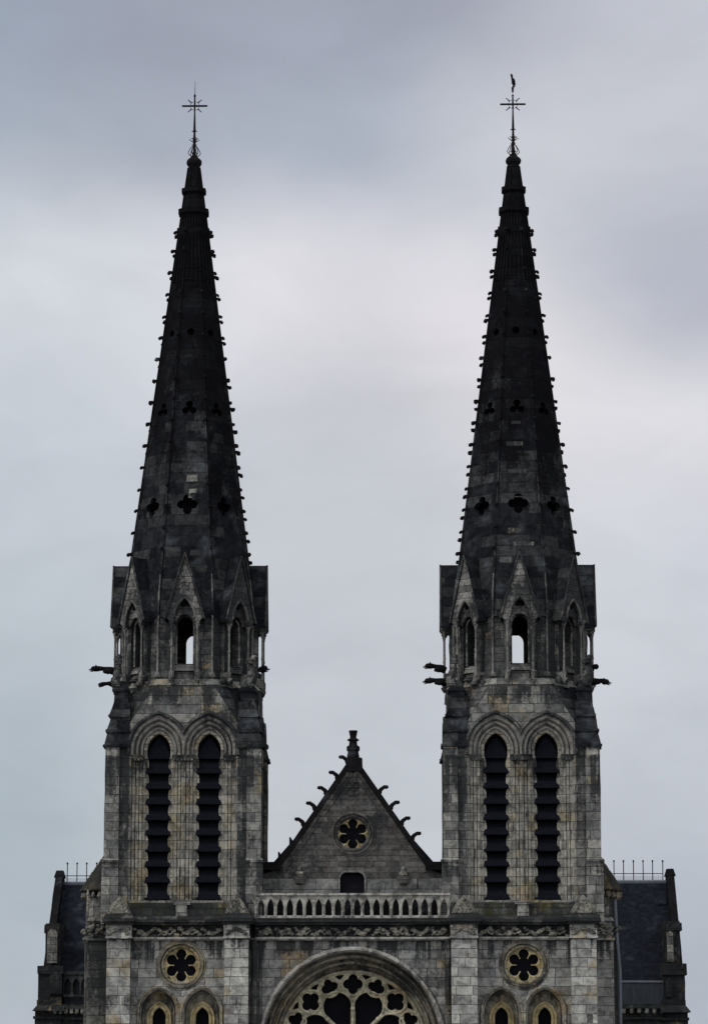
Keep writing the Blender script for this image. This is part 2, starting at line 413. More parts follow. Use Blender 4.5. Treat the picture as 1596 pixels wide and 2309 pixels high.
# bold blocks at the top three stages and hook crockets below
def crocket_bm(z, a, s, seed):
    b = NB(); R = apo(z) / math.cos(PI / 8)
    h = s
    prof = [(-.08, -.10), (.03, -.085), (.11, -.035), (.16, -.11), (.245, -.10), (.255, .02), (.23, .075), (.1, .085), (-.08, .09)]
    prof = [(p[0] * h * (1 + .12 * math.sin(seed * 7 + i)), p[1] * h * (1 + .15 * math.sin(seed * 5 + 2 * i))) for i, p in enumerate(prof)]
    rd = Vector((math.sin(a), -math.cos(a), 0)); tn = Vector((math.cos(a), math.sin(a), 0))
    f = lambda u, v, t: rd * (R + u) + tn * t + Vector((0, 0, z + v))
    plate(b, prof, [], f, -.065 * h, .065 * h)
    blob(b, f(.2 * h, -.03 * h, 0), .10 * h, seed, 1, (1.0, 1.0, .85), .3)
    return b
cr_template = []; rest = NB()
for ang in (67.5, -67.5, 112.5, -112.5, 22.5, -22.5, 157.5, -157.5):
    for i, z in enumerate(rows):
        single = abs(ang) == 67.5 or (abs(ang) == 112.5 and i >= 5)
        s = 1.0 if abs(ang) > 30 else .8
        s *= random.uniform(.82, 1.08)
        if random.random() < .04: continue
        b = crocket_bm(z + random.uniform(-.03, .03), math.radians(ang), s, i + ang * .1)
        if single and not (ang == -67.5 and i == 7):
            build('crocket', b, 'dark', spire)
        else:
            me = bpy.data.meshes.new('tmp'); b.to_mesh(me); b.free(); rest.from_mesh(me); bpy.data.meshes.remove(me)
for ang in [22.5 + 45 * k for k in range(8)]:
    for z in (ZA(526),):
        b = crocket_bm(z, math.radians(ang), 1.0, ang)
        me = bpy.data.meshes.new('tmp'); b.to_mesh(me); b.free(); rest.from_mesh(me); bpy.data.meshes.remove(me)
rest_me_holder = bmesh.new(); 
me = bpy.data.meshes.new('tmp'); rest.to_mesh(me); rest.free()
both = NB(); both.from_mesh(me); bmesh.ops.translate(both, verts=both.verts[:], vec=(XL, AX, 0))
b2 = NB(); b2.from_mesh(me); bmesh.ops.translate(b2, verts=b2.verts[:], vec=(XR, AX, 0))
m2 = bpy.data.meshes.new('tmp2'); b2.to_mesh(m2); both.from_mesh(m2); b2.free()
cr_all = build('crocket', both, 'dark', church); cr_all['kind'] = 'stuff'
spire_r = dup(spire, church, (XR, AX, 0))

# ============================ TOWER TOP: DRUM + LUCARNES
DR = 3.02
z_d0, z_d1 = ZF(1532), ZF(1398)
bm = NB()
win_b, win_s, win_a = Z(1495, AX - 3.2), Z(1408, AX - 3.2), .37
for k in range(8):
    n, t = face_frame(k)
    f = lambda u, v, d, n=n, t=t: n * (DR - d) + t * u + Vector((0, 0, v))
    w = DR * T22
    hole = [(-win_a, win_b)] + arch_pts(0, win_s, win_a, .06, None, 8) + [(win_a, win_b)]
    oc = foil(0, Z(1357, AX - 3.2), 3, .13, .15, PI / 2, 6)
    ztop = Z(1335, AX - 3.2)
    wt = w * .98
    plate(bm, [(-w, z_d0), (w, z_d0), (w, z_d1), (.62, ztop), (-.62, ztop), (-w, z_d1)], [hole, oc], f, 0, .42)
rough(bm, .8, .02)
tower = build('bell_tower', bm, 'drum', church, (XL, AX, 0))
tower['label'] = 'octagonal top stage over a square louvred belfry'
# corner shafts of the drum: pale roll with small corbel
for k in range(8):
    bm = NB()
    a = PI / 4 * k + PI / 8; R = DR / math.cos(PI / 8) + .05
    tube(bm, [(R * math.sin(a), -R * math.cos(a), z) for z in (ZF(1515), ZF(1470), ZF(1430), ZF(1392))], [.07, .06, .065, .055], 6)
    R2 = apo(ZF(1340)) / math.cos(PI / 8) + .06
    tube(bm, [(R * math.sin(a), -R * math.cos(a), ZF(1392)), (R2 * math.sin(a), -R2 * math.cos(a), ZF(1335)), ((R2 - .12) * math.sin(a), -(R2 - .12) * math.cos(a), ZF(1290))], [.055, .045, .03], 5)
    blob(bm, (R * math.sin(a), -R * math.cos(a), ZF(1520)), .2, k, 1, (1, 1, .9), .6)
    build('corner_shaft', bm, 'shaft', tower)

lucarne_proto = None
def make_lucarne(parent):
    """gabled canopy on two free shafts; built facing -Y at the origin of the tower"""
    F = 3.62; B = DR + .003
    zg = lambda py: Z(py, AX - 3.5)
    za, ze, zt = zg(1252), zg(1392), zg(1396)
    hw = .86
    root = NB()
    # front gable slab with a pointed arch cut in its foot
    arch = arch_pts(0, zg(1392), .50, .68, None, 9)
    outer = [(-hw, ze), (-.60, zg(1404))] + [(p[0], p[1]) for p in arch if True] + [(.60, zg(1404)), (hw, ze), (.02, za), (-.02, za)]
    oc = foil(0, zg(1350), 3, .085, .105, PI / 2, 6)
    outer2 = [(-hw, ze), (-.58, zg(1404)), (-.50, zg(1400))] + arch[1:-1] + [(.50, zg(1400)), (.58, zg(1404)), (hw, ze), (.0, za)]
    plate(root, outer2, [], XZ, -F, -F + .22)
    rough(root, .5, .02)
    o = build('lucarne', root, 'lucarne', parent)
    # roof slabs running back into the spire
    b = NB()
    th = .10; zc = za + .12
    hwo = hw + .06
    for s in (-1, 1):
        q = [(0, zc), (s * hwo, ze + .02), (s * hwo, ze - .12), (s * (hw - .02), ze - .03), (0, za - .02)]
        plate(b, q if s > 0 else q[::-1], [], XZ, -F - .06, -2.35)
    rough(b, .7, .015)
    build('lucarne_roof', b, 'spire', o)
    # coping roll on the front verge
    b = NB()
    for s in (-1, 1):
        tube(b, [(0, -F - .05, zc), (s * hwo * .5, -F - .05, (zc + ze) / 2 + .03), (s * hwo, -F - .05, ze - .05)], [.05, .05, .06], 6)
    build('coping', b, 'drum', o)
    # hood moulding over the arch
    b = NB()
    sweep(b, arch_path(0, zg(1392), .50, .68, None, 10), [(-.07, -F + .05), (-.07, -F - .01), (-.02, -F - .05), (.03, -F - .04), (.05, -F + .01)], XZ)
    build('hood_mould', b, 'shaft', o)
    # lintel / inner tympanum with trefoil, a bit behind
    b = NB()
    zt_ = zg(1397)
    plate(b, [(-.52, zt_ - .02)] + arch_pts(0, zg(1394), .52, .66, None, 8)[1:-1] + [(.52, zt_ - .02)] + [(p[0], p[1] - .02) for p in reversed(arch_pts(0, zg(1402), .40, .02, None, 8))], [foil(0, zg(1359), 3, .12, .125, PI / 2, 6)], XZ, -F + .24, -F + .36)
    build('tympanum', b, 'lucarne', o)
    b = NB()
    # window surround ring
    sweep(b, [(-.37, win_b, -1, 0)] + arch_path(0, win_s, .37, .06, None, 8) + [(.37, win_b, 1, 0)], [(0, -DR), (0, -DR - .05), (.06, -DR - .09), (.12, -DR - .05), (.16, -DR)], XZ)
    build('window_surround', b, 'lucarne', o)
    b = NB()
    tz = zg(1352); 
    sweep(b, [(p[0], p[1], (p[0]) / .22, (p[1] - tz) / .22) for p in circle(0, tz, .22, 14)], [(0, -DR), (.0, -DR - .07), (.06, -DR - .05), (.08, -DR)], XZ, closed=True)
    build('oculus_ring', b, 'lucarne', o)
    b = NB()
    box(b, -.48, .48, -DR - .22, -DR + .1, zg(1510), zg(1497), (0, 0, .1, 0))
    box(b, -.42, .42, -DR - .10, -DR + .1, zg(1535), zg(1512))
    build('sill', b, 'lucarne', o)
    for s in (-1, 1):
        b = NB(); box(b, s * .58 - .12, s * .58 + .12, -DR - .24, -DR + .05, zg(1512), zg(1400)); rough(b, .4, .03)
        build('jamb_pier', b, 'drum', o)
    # shafts
    for s in (-1, 1):
        b = NB(); x = s * .60; y = -F + .12
        zz = [zg(p) for p in (1538, 1528, 1516, 1510, 1470, 1466, 1462, 1420, 1412, 1406, 1400)]
        rr = [.05, .11, .11, .06, .052, .075, .052, .05, .08, .11, .12]
        tube(b, [(x, y, z) for z in zz], rr, 8)
        box(b, x - .12, x + .12, y - .02, -DR + .05, zg(1528), zg(1512), (0, 0, -.04, 0))
        blob(b, (x, y + .1, zg(1530)), .16, s + 2, 1, (1, 1.6, .9), .5)
        for q in range(4):
            blob(b, (x + .09 * math.cos(q * 1.7), y + .09 * math.sin(q * 1.7), zg(1408) + .03 * q), .07, q, 1)
        build('shaft', b, 'shaft', o)
    # cheek corbels joining the gable foot to the wall
    for s in (-1, 1):
        b = NB()
        box(b, s * .60 - .13, s * .60 + .13, -F + .02, -DR + .05, zg(1404), zg(1394))
        rough(b, .4, .02)
        build('corbel', b, 'drum', o)
    return o
lucs = [make_lucarne(church)]
lucs[0].location = (XL, AX, 0)
for k in range(1, 8): lucs.append(dup(lucs[0], church, (XL, AX, 0), PI / 4 * k))
for k in range(8): dup(lucs[0], church, (XR, AX, 0), PI / 4 * k)

# ============================ BELFRY
H = 3.40
z_sp = ZF(1702); z_ar = z_sp + .25                              # springing
z_oct = ZF(1545)
z_sill = ZF(2031)
bm = NB()
# octagon stage above with weathered skirt, walls as a closed ring
lathe(bm, [(H + .0, z_oct - 1.45), (H + .0, z_oct), (H + .06, z_oct + .02), (DR + .12, z_oct + .34), (DR - .35, z_oct + .36)], 8, flat=True)
rough(bm, .8, .03)
build('octagon_stage', bm, 'belfry', tower)
c1 = H * T22
a_in, k_in = .54, .30
CXS = (-1.17, 1.17)
def louvre_z(i): return ZF([1707, 1741, 1776, 1811, 1847, 1881, 1918, 1952, 1988, 2027][i])
def lancet_outline(cx):
    pts = []
    left = [(cx - .56, z_sill)]
    for i in range(9, 0, -1):
        z0, z1 = louvre_z(i), louvre_z(i - 1)
        m = 7
        for j in range(m):
            u = j / m
            left.append((cx - .575 + .125 * math.sin(PI * min(1, max(0, u))) ** .42 if 0 < u < 1 else cx - .575, z0 + (z1 - z0) * u))
    left.append((cx - a_in, z_sp - .02))
    L = left + [p for p in arch_pts(cx, z_ar, a_in, k_in)[1:-1]] + [(2 * cx - p[0], p[1]) for p in reversed(left)]
    return L
spring_out = 1.28; k_out = k_in
def twin_outline():
    A = arch_path(-1.17, z_ar, 1.28, k_in, None, 14)
    P = [(p[0], p[1]) for p in A if p[0] <= 0]
    # height where the left arch meets x=0
    r = 1.28 + k_in; zv = z_ar + math.sqrt(max(0, r * r - (1.17 + k_in) ** 2))
    P = [(-2.45, z_sill)] + P + [(0, zv)]
    return P + [(-p[0], p[1]) for p in reversed(P[:-1])]
def belfry_face(rot, detail):
    R = Matrix.Rotation(rot, 3, 'Z')
    f = lambda u, v, t: R @ Vector((u, t, v))
    # outer skin with the twin-arched recess and the broached shoulders
    b = NB()
    zt = z_oct - 1.40
    sh = H - .02
    outer = [(-sh, zcor), (sh, zcor), (sh, z_sp - .2), (sh, z_sp + .1), (c1, z_oct - .05), (-c1, z_oct - .05), (-sh, z_sp + .1), (-sh, z_sp - .2)]
    plate(b, outer, [twin_outline()], f, -H - .02, -H + .5)
    if detail: rough(b, .7, .022)
    build('belfry_wall', b, 'belfry', tower)
    b = NB()
    plate(b, [(-2.5, z_sill - .05), (2.5, z_sill - .05), (2.5, z_sp + 1.2), (1.3, z_sp + 2.0), (-1.3, z_sp + 2.0), (-2.5, z_sp + 1.2)], [lancet_outline(c) for c in CXS], f, -H + .36, -H + .75)
    build('lancet_wall', b, 'jamb', tower)
    for cx in CXS:
        b = NB()
        path = arch_path(cx, z_ar, a_in, k_in, z_sp, 16)
        prof = [(.16, -H + .40), (.16, -H + .28), (.20, -H + .22), (.27, -H + .22), (.31, -H + .28), (.335, -H + .30), (.36, -H + .16), (.41, -H + .09), (.48, -H + .09), (.52, -H + .15), (.545, -H + .17), (.57, -H + .04), (.62, -H - .03), (.69, -H - .035), (.74, -H + .0), (.75, -H + .1)]
        sweep(b, path, prof, f)
        no = R @ Vector((1, 0, 0))
        bmesh.ops.bisect_plane(b, geom=b.verts[:] + b.edges[:] + b.faces[:], plane_co=(0, 0, 0), plane_no=no * (1 if cx < 0 else -1), clear_outer=True)
        build('arch_moulding', b, 'arch', tower)
        for sg in (-1, 1):
            b = NB()
            jp = [(.03, -H + .34), (.10, -H + .30), (.2, -H + .30), (.215, -H + .22), (.33, -H + .20), (.345, -H + .27), (.37, -H + .20), (.49, -H + .15), (.51, -H + .22), (.54, -H + .14), (.645, -H + .10)] + ([(.70, -H + .02), (.75, -H + .0), (.76, -H + .1)] if sg * cx > 0 else [])
            sweep(b, [(cx + sg * a_in, z_sill, sg, 0), (cx + sg * a_in, z_sp - .05, sg, 0)], jp, f)
            build('jamb', b, 'jamb', tower)
        # inner light voussoir ring
        b = NB()
        sweep(b, arch_path(cx, z_ar, a_in, k_in, None, 16), [(.0, -H + .5), (.0, -H + .33), (.02, -H + .31), (.15, -H + .31), (.16, -H + .36)], f)
        build('voussoir_ring', b, 'pale', tower)
        # hood mould
        b = NB()
        sweep(b, arch_path(cx, z_ar + .02, a_in, k_in, z_sp, 16), [(.75, -H + .0), (.755, -H - .10), (.80, -H - .20), (.88, -H - .20), (.93, -H - .12), (.95, -H + .0)], f)
        bmesh.ops.bisect_plane(b, geom=b.verts[:] + b.edges[:] + b.faces[:], plane_co=(0, 0, 0), plane_no=no * (1 if cx < 0 else -1), clear_outer=True)
        rough(b, .5, .012)
        build('hood_mould', b, 'drum', tower)
        # louvre blades
        rowsn = range(10)
        comb = NB()
        for i in rowsn:
            z = louvre_z(i)
            b = NB() if detail else comb
            zt2 = louvre_z(i - 1) - .10 if i else z_sp + .88
            w0, w1 = .545, (.42 if i else .18)
            if i:
                prof = [(-H + .20, z - .035), (-H + .20, z + .02), (-H + .265, z + .11), (-H + .62, zt2), (-H + .70, zt2 - .05), (-H + .40, z - .02)]
                WD = (.60, .59, .475, .44, .44, .50); pl = []
                for (yy, zz) in prof:
                    pl.append((yy, zz))
                lo = [f(-w + cx, zz, yy) for (yy, zz), w in zip(prof, WD)]
                hi = [f(w + cx, zz, yy) for (yy, zz), w in zip(prof, WD)]
                va = [b.verts.new(p) for p in lo]; vb = [b.verts.new(p) for p in hi]
                b.faces.new(va); b.faces.new(vb[::-1])
                for q in range(6): b.faces.new([va[q], va[(q + 1) % 6], vb[(q + 1) % 6], vb[q]])
            else:
                pp = [(cx - .53, z - .03), (cx + .53, z - .03), (cx + .53, z + .06)] + [(cx + .5 - .5 * (j / 6) ** 1.6, z + .1 + .92 * j / 6) for j in range(7)][:-1] + [(cx, z + 1.02)] + [(cx - .5 + .5 * (j / 6) ** 1.6, z + .1 + .92 * j / 6) for j in range(5, -1, -1)] + [(cx - .53, z + .06)]
                plate(b, pp, [], lambda u, v, t, z=z: f(u, v, t + .22 * max(0, v - z)), -H + .40, -H + .47)
            if detail: build('louvre', b, 'blade', tower)
        if not detail: 
            o = build('louvre', comb, 'blade', tower); o['kind'] = 'stuff'
        else: comb.free()
        b = NB()
        plate(b, [(cx - .62, z_sill - .1), (cx + .62, z_sill - .1), (cx + .62, z_sp + 1.1), (cx - .62, z_sp + 1.1)], [], f, -H + .78, -H + .84)
        build('dark_backing', b, 'void', tower)  # added dark panel, stands for the shade behind the louvres
    # capitals and sill
    for x0, x1 in ((-2.5, -1.83), (-.52, .52), (1.83, 2.5)):
        b = NB()
        for z0, z1, yy in ((z_sp - .16, z_sp - .06, -H + .04), (z_sp - .06, z_sp + .0, -H - .03)):
            c = [f(x0, z0, yy), f(x1, z0, yy), f(x1, z1, yy - .04), f(x0, z1, yy - .04), f(x0, z0, -H + .36), f(x1, z0, -H + .36), f(x1, z1, -H + .36), f(x0, z1, -H + .36)]
            v = [b.verts.new(p) for p in c]
            for q in ((0, 1, 2, 3), (4, 5, 6, 7), (0, 1, 5, 4), (1, 2, 6, 5), (2, 3, 7, 6), (3, 0, 4, 7)): b.faces.new([v[i] for i in q])
        for i in range(int((x1 - x0) / .16)):
            p = f(x0 + .1 + i * .16, z_sp - .2, -H + .1); blob(b, p, .10, i + x0, 1, (1, 1, 1), .4)
        build('capital', b, 'drum', tower)
    b = NB()
    c = [(-2.47, z_sill - .28), (2.47, z_sill - .28), (2.47, z_sill + .0), (-2.47, z_sill + .0)]
    pr = [(-H - .06, z_sill - .30), (-H - .06, z_sill - .2), (-H + .38, z_sill + .04), (-H + .38, z_sill - .3)]
    A = [b.verts.new(f(-2.46, zz, yy)) for yy, zz in pr]; B = [b.verts.new(f(2.46, zz, yy)) for yy, zz in pr]
    b.faces.new(A); b.faces.new(B[::-1])
    for q in range(4): b.faces.new([A[q], A[(q + 1) % 4], B[(q + 1) % 4], B[q]])
    rough(b, .6, .02)
    build('sill', b, 'jamb', tower)
for k in range(4): belfry_face(k * PI / 2, k == 0)
# broaches: sloping corner faces from the square to the octagon
for k in range(4):
    bm = NB(); R = Matrix.Rotation(k * PI / 2, 3, 'Z')
    p = [Vector((H + .01, -H - .01, z_sp + .02)), Vector((c1 - .05, -H - .015, z_oct + .0)), Vector((H + .015, -c1 + .05, z_oct + .0)), Vector((c1 - .4, -c1 + .3, z_sp + .3))]
    v = [bm.verts.new(R @ q) for q in p]
    for f_ in ((0, 2, 1), (0, 1, 3), (1, 2, 3), (2, 0, 3)): bm.faces.new([v[i] for i in f_])
    rough(bm, .8, .012)
    build('broach', bm, 'drum' if k == 3 else 'spire', tower)  # front-left paler, the rest dark: sunlit and shaded sides put into the colour
# buttresses on the four corners: outer rib, inner rib, stepped weathered head
def buttress(k):
    sx, sy = ((-1, -1), (1, -1), (1, 1), (-1, 1))[k]
    def bx(b, x0, x1, y0, y1, z0, z1, tp=None):
        # given in the (+x, front) quadrant: x outward, y outward (positive = front for sy=-1)
        xs = sorted((sx * x0, sx * x1)); ys = sorted((sy * y0, sy * y1))
        if tp:
            dx0, dx1, dy0, dy1 = tp
            tx = (sx * dx0, sx * dx1) if sx > 0 else (sx * dx1, sx * dx0)
            ty = (sy * dy0, sy * dy1) if sy > 0 else (sy * dy1, sy * dy0)
            box(b, xs[0], xs[1], ys[0], ys[1], z0, z1, (tx[0], tx[1], ty[0], ty[1]))
        else: box(b, xs[0], xs[1], ys[0], ys[1], z0, z1)
    b = NB()
    zt = ZF(1686); zm = ZF(1940)
    bx(b, 2.95, 3.62, 2.95, 3.62, zm, zt)                      # outer rib
    bx(b, 2.93, 3.70, 2.93, 3.70, zcor, zm - .12)
    bx(b, 2.93, 3.76, 2.93, 3.76, zm - .12, zm - .02, None)
    bx(b, 2.93, 3.74, 2.93, 3.74, zm - .02, zm + .12, (0, -.12, 0, -.12))
    rough(b, .7, .022)
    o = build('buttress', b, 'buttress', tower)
    b = NB()
    bx(b, 2.52, 2.99, 2.9, 3.47, zcor, zt); rough(b, .7, .02)   # inner ribs, in a darker tone
    build('buttress_rib', b, 'rib', tower)
    b = NB(); bx(b, 2.9, 3.47, 2.52, 2.99, zcor, zt); rough(b, .7, .02)
    build('buttress_rib', b, 'rib', tower)
    b = NB()                                                   # weathered head in four shrinking steps
    z = zt; e = 3.70; i0 = 2.45
    for s, (e0, e1, h) in enumerate(((3.72, 3.60, .72), (3.62, 3.46, .72), (3.50, 3.36, .70))):
        bx(b, i0, e0, i0, e0, z, z + .12)
        bx(b, i0 + .01, e0 - .05, i0 + .01, e0 - .05, z + .12, z + h, (0, e1 - e0 - .02, 0, e1 - e0 - .02))
        z += h; i0 += .03
    bx(b, 2.62, 3.26, 2.62, 3.26, z, z + .5)
    bx(b, 2.56, 3.34, 2.56, 3.34, z + .5, z + .62)
    bx(b, 2.58, 3.32, 2.58, 3.32, z + .62, z + 1.05, (.25, -.3, .25, -.3))
    rough(b, .4, .05, 1.2)
    build('buttress_head', b, 'spire', tower)
    # lumps of broken pinnacle above
    b = NB()
    for q in range(9):
        t = q / 9
        blob(b, (sx * (3.05 + .25 * random.random()), sy * (3.05 + .25 * random.random()), z + .9 + t * 1.3), .22 - .08 * t + .06 * random.random(), q + k * 3, 1, (1, 1, 1.2), .6)
    build('broken_pinnacle', b, 'drum', tower)
for k in range(4): buttress(k)
# string under the octagon and dripping corbel masses at the diagonals
bm = NB()
for k in range(8):
    a = PI / 4 * k + (PI / 4 if k % 2 == 0 else 0)
for k in (1, 3, 5, 7):
    bm = NB(); n, t = face_frame(k)
    for q in range(14):
        p = n * (H - .12 + .22 * random.random()) + t * random.uniform(-1.1, 1.1); p.z = z_oct + random.uniform(-.45, .45)
        blob(bm, p, random.uniform(.14, .26), q + k, 1, (1, 1, .8), .7)
    build('weathered_corbel', bm, 'drum', tower)
tower_r = dup(tower, church, (XR, AX, 0))
# pale replacement stones let into the sooty faces
def repair(tx, sp, px, py, w, h, mat='buttress'):
    for _ in range(3):
        Y_ = AX - apo(Z(py, AX - 2.3)) 
        x, z = U(px, py, Y_)
    b = NB(); u0 = x - tx
    plate(b, [(u0 - w / 2, z - h / 2), (u0 + w / 2 * .96, z - h / 2 + .01), (u0 + w / 2, z + h / 2), (u0 - w / 2 + .02, z + h / 2 * .94)], [], lambda u, v, t: (u, -apo(v) - t, v), -.05, .004)
    build('repair_block', b, mat, sp)
for a_ in ((433, 1078, .52, .34), (434, 1112, .40, .46), (432, 1056, .42, .28, 'drum'), (408, 1050, .3, .2, 'drum'), (452, 1283, .62, .34, 'drum'), (440, 1246, .5, .3, 'drum')): repair(XL, spire, *a_)
for a_ in ((1160, 1000, .8, .22, 'drum'), (1163, 952, .45, .16, 'drum'), (1172, 1148 - 28, .7, .07, 'drum'), (1140, 1262, .6, .3, 'drum'), (1160, 1190, .6, .5, 'drum'), (1180, 1226, 1.0, .2, 'drum'), (1165, 1062, .9, .2, 'drum')): repair(XR, spire_r, *a_)

# ============================ GARGOYLES
def gargoyle(px0, px1, py, Y, sag=.0, head=True, thick=1.):
    x0, z0 = U(px0, py, Y); x1 = X(px1, py, Y)
    d = 1 if x1 > x0 else -1; L = abs(x1 - x0)
    b = NB()
    pts = []; rr = []
    for i in range(10):
        u = i / 9
        pts.append((x0 + d * L * u, Y - .25 * u, z0 + .12 * math.sin(u * 2.6) - sag * u)); rr.append((.17 - .07 * u + .03 * math.sin(u * 9)) * thick)
    tube(b, pts, rr, 7)
    if head:
        hx = x0 + d * L; hy = Y - .25; hz = pts[-1][2]
        blob(b, (hx - d * .08, hy, hz + .02), .15 * thick, 3, 2, (1.3, .8, .85), .35)
        blob(b, (hx + d * .10, hy, hz - .03), .085 * thick, 5, 1, (1.5, .8, .5), .2)
        blob(b, (hx + d * .07, hy, hz - .11), .06 * thick, 6, 1, (1.5, .8, .4), .2)
        for s in (-1, 1): blob(b, (hx - d * .14, hy + s * .09, hz + .13), .05, 8 + s, 1, (.8, .6, 1.6), .2)
        for s in (-1, 1): blob(b, (x0 + d * L * .35, Y + s * .14 - .1, z0 + .02), .14, 11 + s, 1, (1.8, .5, 1), .3)
    build('gargoyle', b, 'dark', church, smooth=False)
gargoyle(262, 211, 1516, AX - 1.0, -.05)
gargoyle(262, 224, 1545, AX - 2.6, .12, False, .85)
gargoyle(588, 600, 1513, AX - 1.5, 0, True, .9)
gargoyle(1004, 963, 1512, AX - 1.0, -.1)
gargoyle(1006, 962, 1541, AX - 2.6, .0)
gargoyle(1330, 1346, 1510, AX - 1.0, 0, False, 1.0)
gargoyle(1330, 1368, 1540, AX - 2.4, .08)

# ============================ IRON CROSSES
def iron_cross(cx0, py, tip, rooster):
    """py: function(photo y offset) -> z"""
    z = lambda p: Z(p, AX)
    xw = 0
    b = NB()
    zb = z(348)
    stem_t = z(tip)
    tube(b, [(0, 0, zb), (0, 0, z(330)), (0, 0, z(318)), (0, 0, z(296)), (0, 0, z(292)), (0, 0, z(252)), (0, 0, z(236)), (0, 0, stem_t)], [.075, .06, .075, .05, .065, .035, .045, .035], 8)
    o = build('iron_cross', b, 'iron', church)
    b = NB(); tube(b, [(-.63, 0, z(236)), (-.6, 0, z(236)), (.6, 0, z(236)), (.63, 0, z(236))], [.03, .048, .048, .03], 8)
    build('cross_arm', b, 'iron', o)
    b = NB()
    for sx in (-1, 1):
        for sz in (-1, 1):
            tube(b, [(sx * .15, 0, z(236) + sz * .16), (sx * .34, 0, z(236) + sz * .32)], [.03, .018], 6)
            tube(b, [(sx * .15, 0, z(236) + sz * .16), (sx * .2, 0, z(236) + sz * .14)], .02, 5)
    tube(b, [(.22 * math.cos(t * PI / 8), 0, z(236) + .22 * math.sin(t * PI / 8)) for t in range(16)], .011, 5, closed=True)
    build('ray', b, 'iron', o)
    b = NB()
    for i in range(6):
        a = i * PI / 3 + .2
        c, s = math.cos(a), math.sin(a)
        for zz, L, up_ in ((z(318), .24, .12), (z(312), .17, .08), (z(323), .14, -.04), (z(293), .15, -.01), (z(342), .18, -.02)):
            tube(b, [(0, 0, zz), (c * L * .5, s * L * .5, zz + up_ * .3), (c * L, s * L, zz + up_)], [.03, .02, .012], 5)
            if L > .2: blob(b, (c * L, s * L, zz + up_), .028, i, 1)
        tube(b, [(c * .05, s * .05, z(325)), (c * .17, s * .17, z(331)), (c * .26, s * .26, z(338)), (c * .31, s * .31, z(343.5)), (c * .25, s * .25, z(347)), (c * .1, s * .1, z(351))], .02, 5)
    build('scrollwork', b, 'iron', o)
    if rooster:
        b = NB()
        tube(b, [(0, 0, z(210)), (0, 0, z(203)), (0, 0, z(199)), (0, 0, z(196))], [.035, .055, .06, .03], 8)
        blob(b, (0, 0, z(216)), .06, 1, 1)
        build('socket', b, 'iron', o)
        # weathercock in near end-on position
        z0, z1 = z(198), z(168.5); h = z1 - z0
        prof = [(-.10, 0), (.05, .02), (.12, .18), (.30, .30), (.34, .55), (.30, .78), (.18, .62), (.06, .50), (-.02, .60), (-.06, .86), (-.11, 1.0), (-.19, .92), (-.27, .84), (-.19, .80), (-.20, .58), (-.18, .34), (-.08, .18)]
        R = Matrix.Rotation(math.radians(72), 3, 'Z')
        plate(b := NB(), [(u * .9, v * h) for u, v in prof], [], lambda u, v, t: R @ Vector((u, t, v)) + Vector((.02 - .10 * (v / h - .5), 0, z0)), -.035, .035)
        blob(b, (.04, 0, z0 + h * .42), .12, 2, 2, (.75, 1.3, 1.5), .25)
        blob(b, (-.02, -.1, z0 + h * .80), .06, 3, 1, (.8, 1, 1.4), .2)
        build('weathercock', b, 'iron', o)
    else:
        b = NB()
        blob(b, (0, 0, z(213)), .065, 1, 1, (1, 1, 1.4), .1)
        tube(b, [(0, 0, z(212)), (.01, 0, z(181))], [.016, .009], 6)
        build('lightning_rod', b, 'iron', o)
    o.location = (cx0, AX, 0)
    o['label'] = 'black iron cross carrying a weathercock' if rooster else 'black iron cross ending in a thin lightning rod'
    return o
ic = iron_cross(XL, None, 216, False); ic.rotation_euler.z = .0
iron_cross(XR, None, 214, True)

